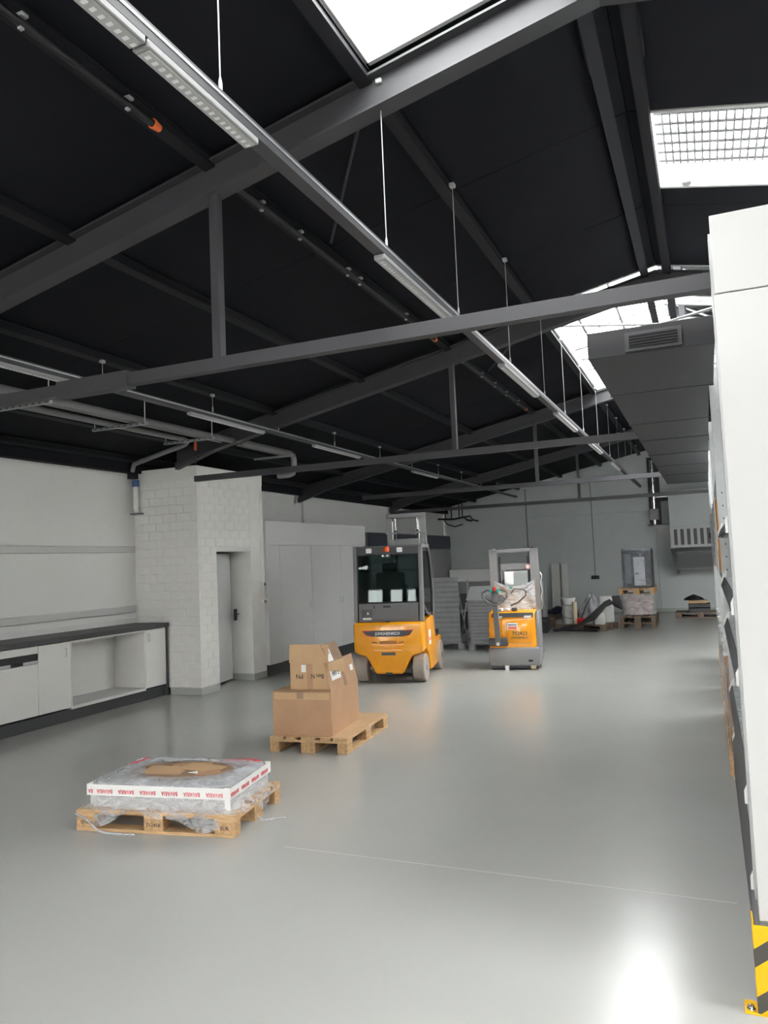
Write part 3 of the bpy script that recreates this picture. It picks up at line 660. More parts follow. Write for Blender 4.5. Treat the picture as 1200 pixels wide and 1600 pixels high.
# pallet 2 with cardboard boxes
R2 = math.radians(4.5); p2x, p2y = at_corner(-4.0, 6.36, R2, 0.4, 0.6)
pallet(p2x, p2y, 0, R2+PI/2, 'wooden pallet carrying the open brown boxes')
t = MB(); t.box(-0.385, 0.40, -0.58, 0.585, 0, 0.004)
o = t.build('cardboard_sheet', 'card_light'); o.location = (p2x, p2y, 0.144); o.rotation_euler = (0, 0, R2); tag(o, 'thin cardboard sheet covering the pallet under the brown boxes', 'cardboard')
bxr = math.radians(6); bx, by = at_corner(-3.99, 6.42, bxr, 0.305, 0.39)
b = thing('cardboard_box', 'large brown cardboard box with one raised labelled flap, on the pallet', 'box', (bx, by, 0.149), bxr)
BW, BD, BHh, TH = 0.305, 0.39, 0.415, 0.006
m = MB()
m.box(-BW, BW, -BD, -BD+TH, 0, BHh); m.box(-BW, BW, BD-TH, BD, 0, BHh); m.box(-BW, -BW+TH, -BD+TH, BD-TH, 0, BHh); m.box(BW-TH, BW, -BD+TH, BD-TH, 0, BHh); m.box(-BW+TH, BW-TH, -BD+TH, BD-TH, 0, TH)
m.build('carton_body', 'card', b)
f = MB(); f.prism([(BW-.004, BHh), (BW-.004+.005, BHh), (BW-.060, BHh+.27), (BW-.066, BHh+.27)], 'y', -BD+.0, BD-.01)
fl = f.build('side_flap', 'card', b, 'raised side flap with shipping labels')
ang = math.atan2(.058, .27)
def on_flap(y0, y1, h0, h1, name, mm, par):
    q = MB(); c = BW+.002 - math.tan(ang)*((h0+h1)/2); q.obox((c, (y0+y1)/2, BHh+(h0+h1)/2), (0.002, y1-y0, h1-h0), Matrix.Rotation(-ang, 3, 'Y')); return q.build(name, mm, par)
on_flap(-.30, -.05, .09, .205, 'shipping_label', 'paper', fl); on_flap(.24, .32, .11, .17, 'shipping_label', 'paper', fl)
on_flap(-.01, .06, .0, .265, 'tape_strip', 'tape_brown', fl)
Rf = (Matrix.Rotation(-ang, 3, 'Y') @ Matrix.Rotation(PI/2, 3, 'Z') @ Matrix.Rotation(PI/2, 3, 'X')).to_euler()
for y, sz, bd in ((-.235, .075, 'W'), (-.172, .075, 'IV'), (-.10, .075, 'E')): text(bd, sz, (BW+.0045-math.tan(ang)*.15, y, BHh+.15), Rf, 'ink', fl)
MB().obox((0, -0.12, BHh+.006), (2*BW-.03, .52, .005), Matrix.Rotation(0.0, 3, 'X')).build('inner_flap', 'card_light', b)
MB().obox((0, 0.28, BHh+.002), (2*BW-.03, .2, .005)).build('inner_flap', 'card_light', b)
MB().box(-.05, .02, -BD-.001, -BD+.001, BHh-.07, BHh).build('tape_strip', 'tape_brown', b)
MB().box(-BW+.02, BW-.02, -BD-.0008, -BD, BHh-.075, BHh-.012).build('tape_strip', 'card_light', b)
sr = math.radians(4); sx, sy = at_corner(-3.835, 6.50, sr, 0.205, 0.2)
s = thing('cardboard_box', 'small light brown box standing open on the large brown box', 'box', (sx, sy, 0.575), sr)
SWx, SDy, SHt = 0.205, 0.19, 0.255
m = MB(); m.box(-SWx, SWx, -SDy, -SDy+TH, 0, SHt); m.box(-SWx, SWx, SDy-TH, SDy, 0, SHt); m.box(-SWx, -SWx+TH, -SDy+TH, SDy-TH, 0, SHt); m.box(SWx-TH, SWx, -SDy+TH, SDy-TH, 0, SHt); m.box(-SWx+TH, SWx-TH, -SDy+TH, SDy-TH, 0, TH)
bd_ = m.build('carton_body', 'card_light', s)
MB().prism([(-SDy, SHt), (-SDy+.005, SHt), (-SDy+.03, SHt+.175), (-SDy+.025, SHt+.175)], 'x', -SWx-.01, SWx-.005).build('front_flap', 'card_light', s)
la = .42; Ry = Matrix.Rotation(-la, 3, 'Y'); fx = lambda h: SWx-.004-math.tan(la)*h
MB().obox((fx(.085), 0.0, SHt+.085), (.006, 2*SDy-.02, .19), Ry).build('side_flap', 'card_dark', s)
lb = MB().obox((fx(.085)+.0045, -.11, SHt+.085), (.002, .12, .17), Ry).build('shipping_label', 'paper', s)
text('24-7', 0.04, (fx(.085)+.007, -.11, SHt+.085), (Ry @ Matrix.Rotation(PI/2, 3, 'Z') @ Matrix.Rotation(PI/2, 3, 'X')).to_euler(), 'ink', lb)
MB().obox((-.02, SDy-.02, SHt+.06), (2*SWx-.1, .006, .14), Matrix.Rotation(.3, 3, 'X')).build('rear_flap', 'card', s)
MB().box(-.085, -.035, -SDy-.001, -SDy, SHt-.09, SHt-.02).build('sticker', 'paper', s)
text('PN', 0.062, (-.105, -SDy-.001, SHt-.13), (PI/2, PI, 0), 'ink', s); text('Ben N', 0.062, (.085, -SDy-.001, SHt-.125), (PI/2, PI, 0), 'ink', s, w=.85)
MB().box(-.025, .035, -SDy-.0012, -SDy-.0004, .0, SHt-.01).build('tape_strip', 'card', s)

# ------------------------------------------------------------------ forklift
FK = thing('forklift', 'yellow and grey electric forklift with closed cab and raised-mast frame', 'forklift', (-4.385, 10.26, 0), math.radians(9.5))
m = MB()
m.prism([(-.52, .89), (.52, .89), (.525, .47), (.47, .43), (.34, .40), (.205, .14), (-.205, .14), (-.34, .40), (-.47, .43), (-.525, .47)], 'y', 0.0, 0.40, 0.035, 3)
m.build('counterweight', 'yellow', FK)
MB().box(-.46, .46, .36, 1.0, .40, .88).build('frame_block', 'yellow', FK)
for sgn in (-1, 1):
    x0, x1 = (.43, .515) if sgn > 0 else (-.515, -.43)
    MB().prism([(.38, .89), (.85, .93), (1.02, .90), (1.12, .56), (1.55, .56), (1.68, .40), (1.68, .16), (.62, .12), (.50, .42), (.38, .42)], 'x', x0, x1, 0.012, 2).build('side_panel', 'yellow', FK)
MB().box(-.42, .42, .62, 1.7, .12, .55).build('chassis', 'cab_dark', FK)
# rear details
bd = MB().prism([(-.385, .775), (.385, .775), (.33, .705), (.24, .685), (-.24, .685), (-.33, .705)], 'y', -.006, .02).build('light_band', 'cab_dark', FK)
for sgn in (-1, 1):
    MB().tube([(sgn*.24, -.008, .692), (sgn*.325, -.008, .71), (sgn*.375, -.008, .768), (sgn*.25, -.008, .768)], .006, 6).build('tail_light', 'red', bd, 'red tail light outline')
text('JUNGHEINRICH', .062, (0, -.0075, .728), (PI/2, 0, 0), 'paper', bd, w=.85)
for z, w in ((.60, .13), (.435, .105)):
    MB().box(-w, w, -.004, .01, z-.022, z+.022, .004).build('slot_shade', 'cab_dark' if z < .5 else 'yellow_shaded', FK)  # dark plates on the face, shade of the recessed slots put into colour
MB().obox((0, -.006, .565), (.46, .014, .014)).build('ridge', 'yellow', FK); MB().obox((0, -.006, .487), (.42, .014, .014)).build('ridge', 'yellow', FK)
for sgn in (-1, 1): MB().obox((sgn*.20, -.004, .60), (.08, .01, .012), Matrix.Rotation(sgn*-.15, 3, 'Y')).build('scrape_mark', 'cab_dark', FK)
MB().box(-.05, .05, -.003, .05, .135, .165).build('tow_notch', 'black', FK)
MB().cyl((0, .05, .87), (0, .05, .905), .03, 12).build('tow_pin', 'black', FK)
# wheels
def wheel(x, y, r, w, name='wheel'):
    t_ = MB().lathe([(r-.07, -w/2), (r-.012, -w/2), (r, -w/2+.014), (r, w/2-.014), (r-.012, w/2), (r-.07, w/2)], (x, y, r), 32, 'x').build(name, 'tyre', FK)
    s_ = 1 if x > 0 else -1
    MB().lathe([(.03, -w/2+.012), (r-.07, -w/2+.012), (r-.07, w/2-.012), (.03, w/2-.012)], (x, y, r), 24, 'x').build('rim', 'cab_dark', t_)
    MB().lathe([(.001, 0), (.05, 0), (.045, .02*s_+.0001), (.001, .025*s_)], (x+s_*(w/2-.012), y, r), 14, 'x').build('hub', 'pipe_grey', t_)
for x in (-.43, .43): wheel(x, .235, .205, .175)
for x in (-.44, .44): wheel(x, 1.50, .235, .18)
MB().cyl((-.38, .235, .2), (.38, .235, .2), .035, 12).build('steer_axle', 'galv', FK)
MB().box(-.3, .3, .16, .34, .14, .34).build('axle_housing', 'cab_dark', FK)
# cab
CZ0, CZ1 = .89, 2.0
MB().box(-.455, .455, .10, .16, CZ0, 1.165, .008).build('rear_cowl', 'cab_grey', FK)
cw = MB().box(-.40, .30, .094, .10, CZ0+.03, 1.145, .003).build('service_cover', 'cab_grey', FK)
MB().box(.31, .43, .095, .10, CZ0+.06, 1.13, .003).build('cover_flap', 'cab_grey', FK)
MB().box(-.07, .04, .089, .095, 1.10, 1.13).build('latch', 'black', cw); MB().box(-.22, -.2, .089, .095, 1.09, 1.14).build('latch', 'black', cw)
MB().box(-.40, -.24, .0885, .094, .965, 1.08).build('warning_plate', 'cab_dark', cw)
MB().prism([(-.33, .985+.02), (-.29, .985+.02), (-.31, 1.05)], 'y', .0868, .0885).build('warning_triangle', 'tube_cream', cw)
MB().box(-.39, -.26, .087, .0935, .925, .955).build('data_plate', 'paper', cw)
for sgn in (-1, 1):
    MB().prism([(.085, CZ0), (.175, CZ0), (.215, 1.3), (.24, CZ1-.02), (.16, CZ1-.02), (.12, 1.3)], 'x', sgn*.50-.028, sgn*.50+.028, .008).build('rear_pillar', 'cab_grey_light', FK)
    MB().tube([(sgn*.49, 1.05, .9), (sgn*.49, 1.12, 1.3), (sgn*.49, .98, 1.82), (sgn*.49, .86, 1.97), (sgn*.49, .7, 2.01)], .03, 8).build('front_pillar', 'cab_grey', FK)
    d = MB().prism([(.21, 1.0), (.98, .95), (1.03, 1.3), (.92, 1.78), (.82, 1.92), (.26, 1.92), (.24, 1.3)], 'x', sgn*.49-.004, sgn*.49+.004).build('side_pane', 'cab_glass', FK)
    fr = MB().tube([(sgn*.495, .21, 1.0), (sgn*.495, .98, .95), (sgn*.495, 1.03, 1.3), (sgn*.495, .92, 1.78), (sgn*.495, .82, 1.92), (sgn*.495, .26, 1.92), (sgn*.495, .24, 1.3)], .016, 6, True).build('door_frame', 'black', d)
    MB().box(sgn*.50-.012, sgn*.50+.012, .3, .42, 1.2, 1.23).build('door_handle', 'black', d)
    MB().tube([(sgn*.515, .22, 1.12), (sgn*.52, .45, .98), (sgn*.52, .7, .94)], .014, 6).build('grab_rail', 'mast_grey', FK)
rwp = MB().prism([(.125, 1.17), (.135, 1.17), (.185, 1.885), (.175, 1.885)], 'x', -.465, .465).build('rear_pane', 'cab_glass', FK)
MB().tube([(-.46, .128, 1.175), (.46, .128, 1.175), (.46, .178, 1.88), (-.46, .178, 1.88)], .013, 6, True).build('pane_seal', 'black', rwp)
MB().prism([(.16, 1.885), (.235, 1.885), (.235, 2.0), (.17, 2.0)], 'x', -.47, .47).build('roof_header', 'cab_dark', FK)
MB().box(-.49, .49, .17, .92, 1.985, 2.02, .012).build('roof_panel', 'cab_grey', FK)
for sgn in (-1, 1): MB().bar((sgn*.5, .18, 2.0), (sgn*.49, .82, 2.0), .06, .05).build('roof_rail', 'cab_grey_light', FK)
for x in (-.265, .205):
    l = MB().box(x-.055, x+.055, .115, .17, 1.90, 1.995, .012).build('work_light', 'cab_dark', FK)
    MB().box(x-.043, x+.043, .110, .117, 1.912, 1.985, .008).build('lamp_lens', 'lamp_white', l)
bc_ = MB().lathe([(.05, 0), (.052, .02), (.048, .06), (.035, .078), (.001, .082)], (0.0, .13, 1.925), 16).build('beacon', 'amber', FK, 'amber warning beacon')
MB().box(-.06, .06, .09, .17, 1.905, 1.925).build('beacon_bracket', 'cab_dark', FK)
cm = MB().box(-.075, .06, .085, .14, 1.84, 1.895, .01).build('camera_box', 'cab_dark', FK)
for x in (-.045, .025): MB().cyl((x, .083, 1.868), (x, .09, 1.868), .015, 12).build('camera_eye', 'lamp_white', cm)
# inside the cab
st = MB().box(-.23, .23, .30, .38, 1.05, 1.62, .05, 3).build('seat_back', 'seat_black', FK)
MB().box(-.23, .23, .36, .74, .98, 1.08, .03, 2).build('seat', 'seat_black', FK); MB().box(-.12, .12, .30, .36, 1.6, 1.76, .025, 2).build('headrest', 'seat_black', FK)
MB().tube([(.17*math.cos(a), .86+.08*math.sin(a), 1.28+.15*math.sin(a)) for a in [2*PI*i/20 for i in range(20)]], .013, 8, True).build('steering_wheel', 'black', FK)
MB().bar((0, .86, 1.28), (0, 1.02, 1.0), .05, .05).build('steering_column', 'cab_dark', FK)
MB().box(-.44, .44, .97, 1.08, .75, 1.12, .01).build('dashboard', 'cab_dark', FK)
MB().box(.22, .36, .84, .9, 1.2, 1.36, .01).build('display', 'black', FK)
MB().prism([(1.04, 1.12), (1.05, 1.12), (.90, 1.92), (.89, 1.92)], 'x', -.46, .46).build('front_pane', 'clear_sheet', FK)
MB().box(-.45, .45, .16, 1.0, .86, .90).build('cab_floor', 'cab_dark', FK)
# mast
for sgn in (-1, 1):
    m = MB(); x = sgn*.285
    m.box(x-.045, x+.045, 1.62, 1.635, .08, 2.56); m.box(x-.045, x-.03, 1.635, 1.74, .08, 2.56); m.box(x+.03, x+.045, 1.635, 1.74, .08, 2.56)
    m.build('mast_channel', 'mast_grey', FK)
    MB().cyl((sgn*.19, 1.67, .15), (sgn*.19, 1.67, 2.3), .026, 12).build('lift_cylinder', 'cab_dark', FK)
    MB().cyl((sgn*.19, 1.67, 2.3), (sgn*.19, 1.67, 2.5), .014, 10).build('piston', 'chrome', FK)
    MB().box(sgn*.225-.008, sgn*.225+.008, 1.6, 1.61, 1.9, 2.45).build('chain', 'galv', FK)
    MB().box(sgn*.25-.09, sgn*.25+.09, 1.585, 1.62, 2.235, 2.265).build('mast_clamp', 'mast_grey', FK)
    MB().box(sgn*.20-.05, sgn*.20+.05, 1.86, 2.9, .06, .1, .006).build('fork', 'cab_dark', FK)
    MB().box(sgn*.20-.05, sgn*.20+.05, 1.82, 1.86, .06, .55, .006).build('fork_shank', 'cab_dark', FK)
MB().box(-.335, .335, 1.60, 1.75, 2.50, 2.58, .012).build('mast_head', 'mast_grey', FK)
MB().box(-.30, .30, 1.60, 1.70, 2.04, 2.15, .01).build('mast_crossbeam', 'mast_grey', FK)
MB().box(-.45, .45, 1.77, 1.82, .25, .62, .006).build('fork_carriage', 'cab_dark', FK)
# stickers on the side
pn = MB().box(.5152, .5168, .52, .68, .50, .72).build('sticker', 'paper', FK); MB().box(.5168, .5174, .54, .66, .56, .61).build('sticker_bar', 'red', pn)

# ------------------------------------------------------------------ stacker truck
PT = thing('pallet_stacker', 'yellow and grey pedestrian stacker with tiller and clear mast screen', 'stacker', (-2.90, 11.80, 0), math.radians(7.5))
m = MB()
m.prism([(-.39, .06), (.39, .06), (.40, .12), (.40, .35), (-.40, .35), (-.40, .12)], 'y', .0, .62, .03, 3); m.build('chassis', 'mast_grey', PT)
MB().box(-.37, .37, .03, .60, .025, .07).build('bumper_skirt', 'cab_dark', PT)
m = MB(); m.prism([(.02, .33), (.60, .33), (.60, .90), (.09, .90), (.05, .80)], 'x', -.385, .355, .03, 3); m.build('battery_cover', 'yellow', PT)
MB().box(.355, .40, .05, .62, .33, .90, .01).build('side_frame', 'mast_grey', PT)
tr = MB().prism([(.04, .82), (.28, .82), (.28, .885), (.078, .885)], 'x', -.33, .32).build('storage_tray', 'cab_dark', PT)
for x0, x1 in ((-.22, -.155), (.18, .30)): MB().prism([(x0, .80), (x1-.03, .80), (x1, .84), (x0, .84)], 'y', .038, .05).build('tray_window', 'paper', tr)
MB().box(-.37, .35, .28, .60, .895, .915, .006).build('cover_lid', 'yellow', PT)
for x in (-.2, -.1, .02): MB().obox((x, .2, .93), (.09, .07, .05), Matrix.Rotation(x*3, 3, 'Z'), .01).build('tray_item', 'plastic_white' if x < 0 else 'cab_dark', tr)
pn = MB().prism([(-.10, .42), (.29, .42), (.29, .74), (.17, .76), (-.10, .76)], 'y', .010, .03, .008).build('front_panel', 'yellow', PT)
lb = MB().box(-.085, .075, .0065, .010, .63, .735).build('sticker', 'paper', pn); MB().box(-.072, .062, .005, .0066, .635, .675).build('sticker_bar', 'amber', lb); MB().box(-.072, .062, .005, .0066, .69, .715).build('sticker_bar', 'pipe_grey', lb)
text('702423', .082, (.10, .0085, .565), (PI/2, 0, 0), 'ink', pn); text('JUNGHEINRICH', .044, (.10, .0085, .50), (PI/2, 0, 0), 'ink', pn, w=.85)
tl = MB().box(-.385, -.09, -.03, .05, .375, .50, .012).build('tiller_bracket', 'cab_dark', PT)
ar = MB().bar((-.235, -.045, .39), (-.245, -.09, 1.10), .085, .05, (0, 1, 0), .012).build('tiller_arm', 'cab_grey', PT)
MB().cyl((-.235, -.075, .415), (-.235, -.03, .415), .028, 14).build('pivot_bolt', 'galv', PT)
hd = Vector((-.245, -.10, 1.17))
tilt = Matrix.Rotation(math.radians(-12), 3, 'X')
loop = [(-.19, .055), (-.19, -.02), (-.12, -.10), (-.03, -.14), (.03, -.14), (.12, -.10), (.19, -.02), (.19, .055), (.12, .09), (-.12, .09)]
hh = MB().tube([hd + tilt @ Vector((x, 0, z)) for x, z in loop], .017, 8, True).build('handle_loop', 'cab_grey', PT)
MB().obox(hd + Vector((0, 0, -.02)), (.11, .06, .20), tilt, .02, 2).build('handle_head', 'cab_grey', PT)
for sgn in (-1, 1):
    MB().obox(hd + tilt @ Vector((sgn*.055, -.02, .075)), (.045, .06, .055), tilt, .012, 2).build('thumb_switch', 'green_teal', PT, 'green thumb switch')
    MB().obox(hd + tilt @ Vector((sgn*.09, 0, -.045)), (.12, .03, .05), tilt @ Matrix.Rotation(sgn*-.5, 3, 'Y'), .008).build('handle_web', 'cab_grey', PT)
MB().obox(hd + tilt @ Vector((0, -.02, .10)), (.05, .07, .07), tilt, .015, 2).build('belly_switch', 'red', PT, 'red safety button')
MB().tube([(.0, .05, 1.2), (.06, -.02, 1.27), (.20, -.02, 1.26), (.24, 0, 1.22), (.22, 0, 1.15), (.10, 0, 1.05), (-.02, .1, 1.0)], .012, 8).build('cable_loop', 'cab_grey', PT)
MB().obox((.0, .05, 1.28), (.05, .03, .03)).build('green_tab', 'green_teal', PT)
for sgn in (-1, 1):
    m = MB(); x = sgn*.335
    m.box(x-.065, x+.065, .62, .634, .12, 1.90); m.box(x-.065, x-.05, .634, .74, .12, 1.90); m.box(x+.05, x+.065, .634, .74, .12, 1.90); m.build('mast_channel', 'mast_grey', PT)
    MB().box(sgn*.235-.015, sgn*.235+.015, .635, .65, .95, 1.78).build('lift_chain', 'black', PT)
    for k in range(2): MB().lathe([(.02, .0), (.022, .012), (.012, .02), (.001, .021)], (x-.03+.05*k, .68, 1.9), 10).build('mast_bolt', 'chrome', PT)
    MB().box(sgn*.25-.09, sgn*.25+.09, .74, 1.85, .05, .11, .01).build('fork', 'cab_dark', PT)
    MB().cyl((sgn*.36-.03, .30, .0+.075), (sgn*.36+.03, .30, .075), .075, 16).build('wheel', 'tyre', PT)
    MB().cyl((sgn*.25-.06, 1.7, .045), (sgn*.25+.06, 1.7, .045), .045, 14).build('load_roller', 'tyre', PT)
MB().cyl((.25, .045, .045), (.33, .045, .045), .045, 14).build('castor_wheel', 'tube_cream', PT)
MB().box(-.15, -.09, .01, .05, .0, .07).build('stabiliser_foot', 'galv', PT)
MB().box(.22, .29, -.006, .02, .13, .16, .005).build('chassis_slot', 'black', PT)
MB().box(-.40, .40, .62, .72, 1.84, 1.90, .01).build('mast_head', 'mast_grey', PT)
MB().box(-.27, .27, .66, .70, 1.56, 1.66, .005).build('mast_crossbar', 'mast_grey', PT)
MB().cyl((.23, .60, 1.60), (.23, .615, 1.60), .045, 20).build('warning_disc', 'paper', PT); MB().tube([(.23+.034*math.cos(a), .598, 1.60+.034*math.sin(a)) for a in [2*PI*i/20 for i in range(20)]], .005, 6, True).build('warning_ring', 'red', PT)
MB().cyl((0, .68, .15), (0, .68, .9), .03, 12).build('lift_cylinder', 'cab_dark', PT)
def scr(u, v):
    x = -.33 + .66*u; top = 1.38 - .10*math.sin(PI*u); z = .93 + (top-.93)*v
    return Vector((x, .585 - .03*math.sin(PI*u)*v + .008*math.sin(17*u+5*v), z))
MB().grid(scr, 24, 12).build('plastic_screen', 'film_mid', PT)
def scr2(u, v):
    x = -.33 + .66*u; top = 1.385 - .10*math.sin(PI*u)
    return Vector((x, .575 - .03*math.sin(PI*u) - .012*math.sin(PI*v), top - .10*v*math.sin(PI*u)**.5))
MB().grid(scr2, 24, 4).build('screen_hem', 'film_heavy', PT)
MB().box(-.26, .26, .80, .81, 1.0, 1.52).build('load_guard', 'clear_sheet', PT)
cp = MB(); cp.tube([(.42, .60, .9), (.44, .58, 1.0), (.42, .6, 1.1), (.45, .58, 1.2), (.42, .6, 1.32), (.45, .58, 1.45), (.42, .6, 1.5)], .012, 6); cp.build('spiral_cable', 'galv_light', PT)

# white box behind the stacker mast
t = thing('white_carton', 'pale upright carton standing behind the stacker mast', 'box', (-3.25, 13.7, 0), .2)
MB().box(-.22, .22, 0, .3, .0, 1.5, .01).build('carton_body', 'lam_grey', t)
for k in range(5): MB().box(-.20, .20, -.004, 0, 1.0+k*.09, 1.06+k*.09).build('slat', 'trunking', t)

# ------------------------------------------------------------------ grey ribbed metal stillages by the forklift
def stillage(x, y, rot, h, hl, label, w=.55, d=.95):
    t = thing('metal_stillage', label, 'container', (x, y, 0), rot, 'grey ribbed metal containers')
    n = 13
    MB().grid(lambda u, v: Vector((-w/2 + w*u, .003*math.cos(v*n*2*PI) - .05*v, .12 + (h-.12)*v)), 1, 104).build('ribbed_panel', 'stillage', t)
    MB().box(-w/2, w/2, .012, .02, .12, h*.9).build('back_skin', 'stillage', t)
    if hl > h: MB().prism([(-.06, h), (-.05, h+.012), (.34, hl+.012), (.34, hl)], 'x', -w/2-.05, w/2+.01).build('sloped_lid', 'galv_light', t, 'lighter sloped metal lid')
    else: MB().prism([(-.05, h), (-.05, h+.012), (.12, h+.012), (.12, h)], 'x', -w/2, w/2).build('top_flange', 'stillage', t)
    MB().box(-w/2-.02, w/2+.02, 0, d, .12, .14).build('base_tray', 'stillage', t)
    for s_ in (-1, 1):
        MB().bar((s_*w/2, .0, h*.78), (s_*w/2, d*.62, .16), .025, .025).build('brace_bar', 'galv_light', t)
        MB().bar((s_*w/2, .04, .16), (s_*w/2, d*.75, h*.62), .025, .025).build('brace_bar', 'stillage', t)
        MB().box(s_*w/2-.02, s_*w/2+.02, d-.05, d-.01, .14, h*.95).build('post', 'stillage', t)
        for y0 in (.02, d-.16): MB().box(s_*w/2-.06, s_*w/2+.06, y0, y0+.14, 0, .12, .004).build('foot', 'stillage', t)
    MB().box(-w/2, w/2, d-.02, d-.01, .14, h*.75).build('rear_panel', 'cab_dark', t)
    MB().box(-w/2, w/2, .1, d-.02, h*.5, h*.5+.012).build('shelf', 'stillage', t)
    MB().prism([(.02, .14), (d-.05, .14), (d-.05, .36), (.02, .22)], 'x', w/2-.01, w/2).build('side_tray', 'stillage', t)
stillage(-4.80, 14.25, .10, 1.40, 0, 'ribbed grey metal container close beside the forklift', .50)
stillage(-4.02, 14.15, .06, .97, 1.21, 'ribbed grey metal container with sloped lid between forklift and stacker', .56)
t = thing('white_topped_chest', 'pale topped grey chest behind the ribbed metal containers', 'chest', (-6.0, 19.9, 0), 0.0)
MB().box(-.55, 1.0, 0, .7, 0, 1.14, .01).build('chest_body', 'lam_dark_grey', t); MB().box(-.57, 1.02, -.02, .72, 1.14, 1.48, .01).build('chest_lid', 'lam_grey', t)

# ------------------------------------------------------------------ back of the hall
pallet(-4.35, 19.6, 0, .1, 'wooden pallet under the glass-sided wire container by the stacker', dark=True)
t = thing('wire_container', 'film-covered wire container on a pallet right of the stacker', 'container', (-4.35, 19.6, .144), .1)
for x in (-.4, .4):
    for y in (-.35, .35): MB().box(x-.02, x+.02, y-.02, y+.02, 0, .95).build('post', 'galv', t)
m = MB()
for i in range(9): m.cyl((-.4+.1*i, -.36, 0), (-.4+.1*i, -.36, .95), .004, 5); 
for i in range(8): m.cyl((-.4, -.36, .05+.12*i), (.4, -.36, .05+.12*i), .004, 5)
for i in range(8): m.cyl((.41, -.35+.1*i, 0), (.41, -.35+.1*i, .95), .004, 5)
m.build('wire_mesh', 'galv', t); MB().box(-.38, .38, -.33, .33, .02, .9).build('wrapped_load', 'film_heavy', t); MB().box(-.35, .35, -.3, .3, .02, .85).build('load_core', 'stillage', t)
t = thing('black_crate', 'low black crate on the floor right of the stacker', 'crate', (-4.02, 17.75, 0), .12)
m = MB(); m.box(-.5, .5, -.4, .4, 0, .04); m.box(-.5, .5, -.4, -.37, .04, .30); m.box(-.5, .5, .37, .4, .04, .30); m.box(-.5, -.47, -.37, .37, .04, .30); m.box(.47, .5, -.37, .37, .04, .30); m.build('crate_body', 'black', t)
MB().box(-.51, .51, -.41, -.40, .26, .30).build('rim', 'cab_dark', t)
for x, wd, lb in ((-4.31, .24, 'wider pale board leaning on the back wall'), (-4.03, .18, 'narrower pale board leaning on the back wall beside the outlet')):
    o = MB().obox((0, 0, .74), (wd, .05, 1.48), Matrix.Rotation(-.08, 3, 'X')).build('leaning_board', 'lam_white'); o.location = (x, 23.24, 0.01); tag(o, lb, 'board', 'pale boards on the back wall')
t = thing('floor_bundle', 'dark bundle of straps and timber on the floor before the boards', 'bundle', (-3.75, 20.6, 0))
for a_, b_, mm in (((-.5, 0, .06), (.5, .1, .12), 'wood_dark'), ((-.4, -.1, .16), (.5, -.05, .14), 'wood_dark'), ((-.5, .1, .2), (.3, .0, .3), 'navy_black')):
    MB().bar(a_, b_, .1, .08).build('timber', mm, t)
def cloth(u, v):
    x, y = -.45+.7*u, -.25+.5*v
    return Vector((x, y, .22 + .16*math.sin(PI*u)*math.sin(PI*v) + .03*math.sin(9*u+4*v)))
MB().grid(cloth, 14, 10).build('dark_cloth', 'navy_black', t)
# outlet with cable on back wall
t = thing('wall_outlet', 'black double outlet at the end of a thin conduit on back wall', 'outlet', (-3.15, YB, 1.05))
MB().box(-.11, .11, -.05, 0, -.05, .05, .006).build('outlet_box', 'black', t)
for x in (-.055, .055): MB().cyl((x, -.058, 0), (x, -.05, 0), .03, 14).build('socket', 'cab_dark', t)
MB().box(-.012, .012, -.02, 0, .05, 3.0).build('conduit', 'pipe_grey', t)
t = thing('wall_conduit', 'thin dark conduit rising up the back wall behind the stacker', 'conduit', (-5.13, YB, 0))
MB().box(-.02, .02, -.025, 0, .8, 3.85).build('conduit', 'pipe_grey', t); MB().box(-.05, .05, -.04, 0, .72, .8).build('junction_box', 'pipe_grey', t)
# bucket pallet
RB = math.radians(-14)
pallet(-2.72, 18.3, 0, RB, 'dark wooden pallet under the white buckets and hoses', dark=True)
def bucket(lx, ly, z, label, r=.165, h=.33):
    x, y = -2.72 + math.cos(RB)*lx - math.sin(RB)*ly, 18.3 + math.sin(RB)*lx + math.cos(RB)*ly
    t = thing('bucket', label, 'bucket', (x, y, z), .3, 'white buckets on the pallet')
    MB().lathe([(r*.88, 0), (r, h*.86), (r*1.04, h*.87), (r*1.04, h*.93), (r, h*.94)], n=22).build('bucket_body', 'bucket', t)
    MB().lathe([(r*1.05, h*.93), (r*1.06, h), (r*.9, h), (r*.88, h*.97)], n=22).build('lid', 'bucket', t)
    MB().tube([(r*1.03*math.cos(a), r*1.03*math.sin(a), h*.8 - .11*math.sin(a-PI)) for a in [PI + PI*i/10 for i in range(11)]], .006, 6).build('handle', 'black', t)
bucket(-.36, -.16, .144, 'lower white bucket at the pallet corner, a second bucket on top', .17, .30); bucket(-.38, -.15, .444, 'upper white bucket stacked at the pallet corner', .165, .30)
def loc_b(lx, ly, z): return (-2.72 + math.cos(RB)*lx - math.sin(RB)*ly, 18.3 + math.sin(RB)*lx + math.cos(RB)*ly, z)
t = thing('grey_bag', 'crumpled grey plastic bag heaped on the bucket pallet', 'bag', loc_b(.10, .08, .144))
def bag(u, v):
    a = 2*PI*u; r = (.28*math.cos(v*PI/2)**.8 + .015) * (1+.1*math.sin(5*a+6*v)+.06*math.sin(11*a))
    return Vector((r*math.cos(a), r*.7*math.sin(a), .68*v**.9 - .03*math.sin(3*a)*v))
MB().grid(bag, 40, 14).build('bag_body', 'bag', t); MB().tube([(0, -.05, .6), (-.1, -.2, .4), (-.22, -.3, .1)], .015, 6).build('strap', 'black', t)
t = thing('paper_sack', 'white paper sack with dark cloth on the bucket pallet', 'sack', loc_b(.44, .14, .144))
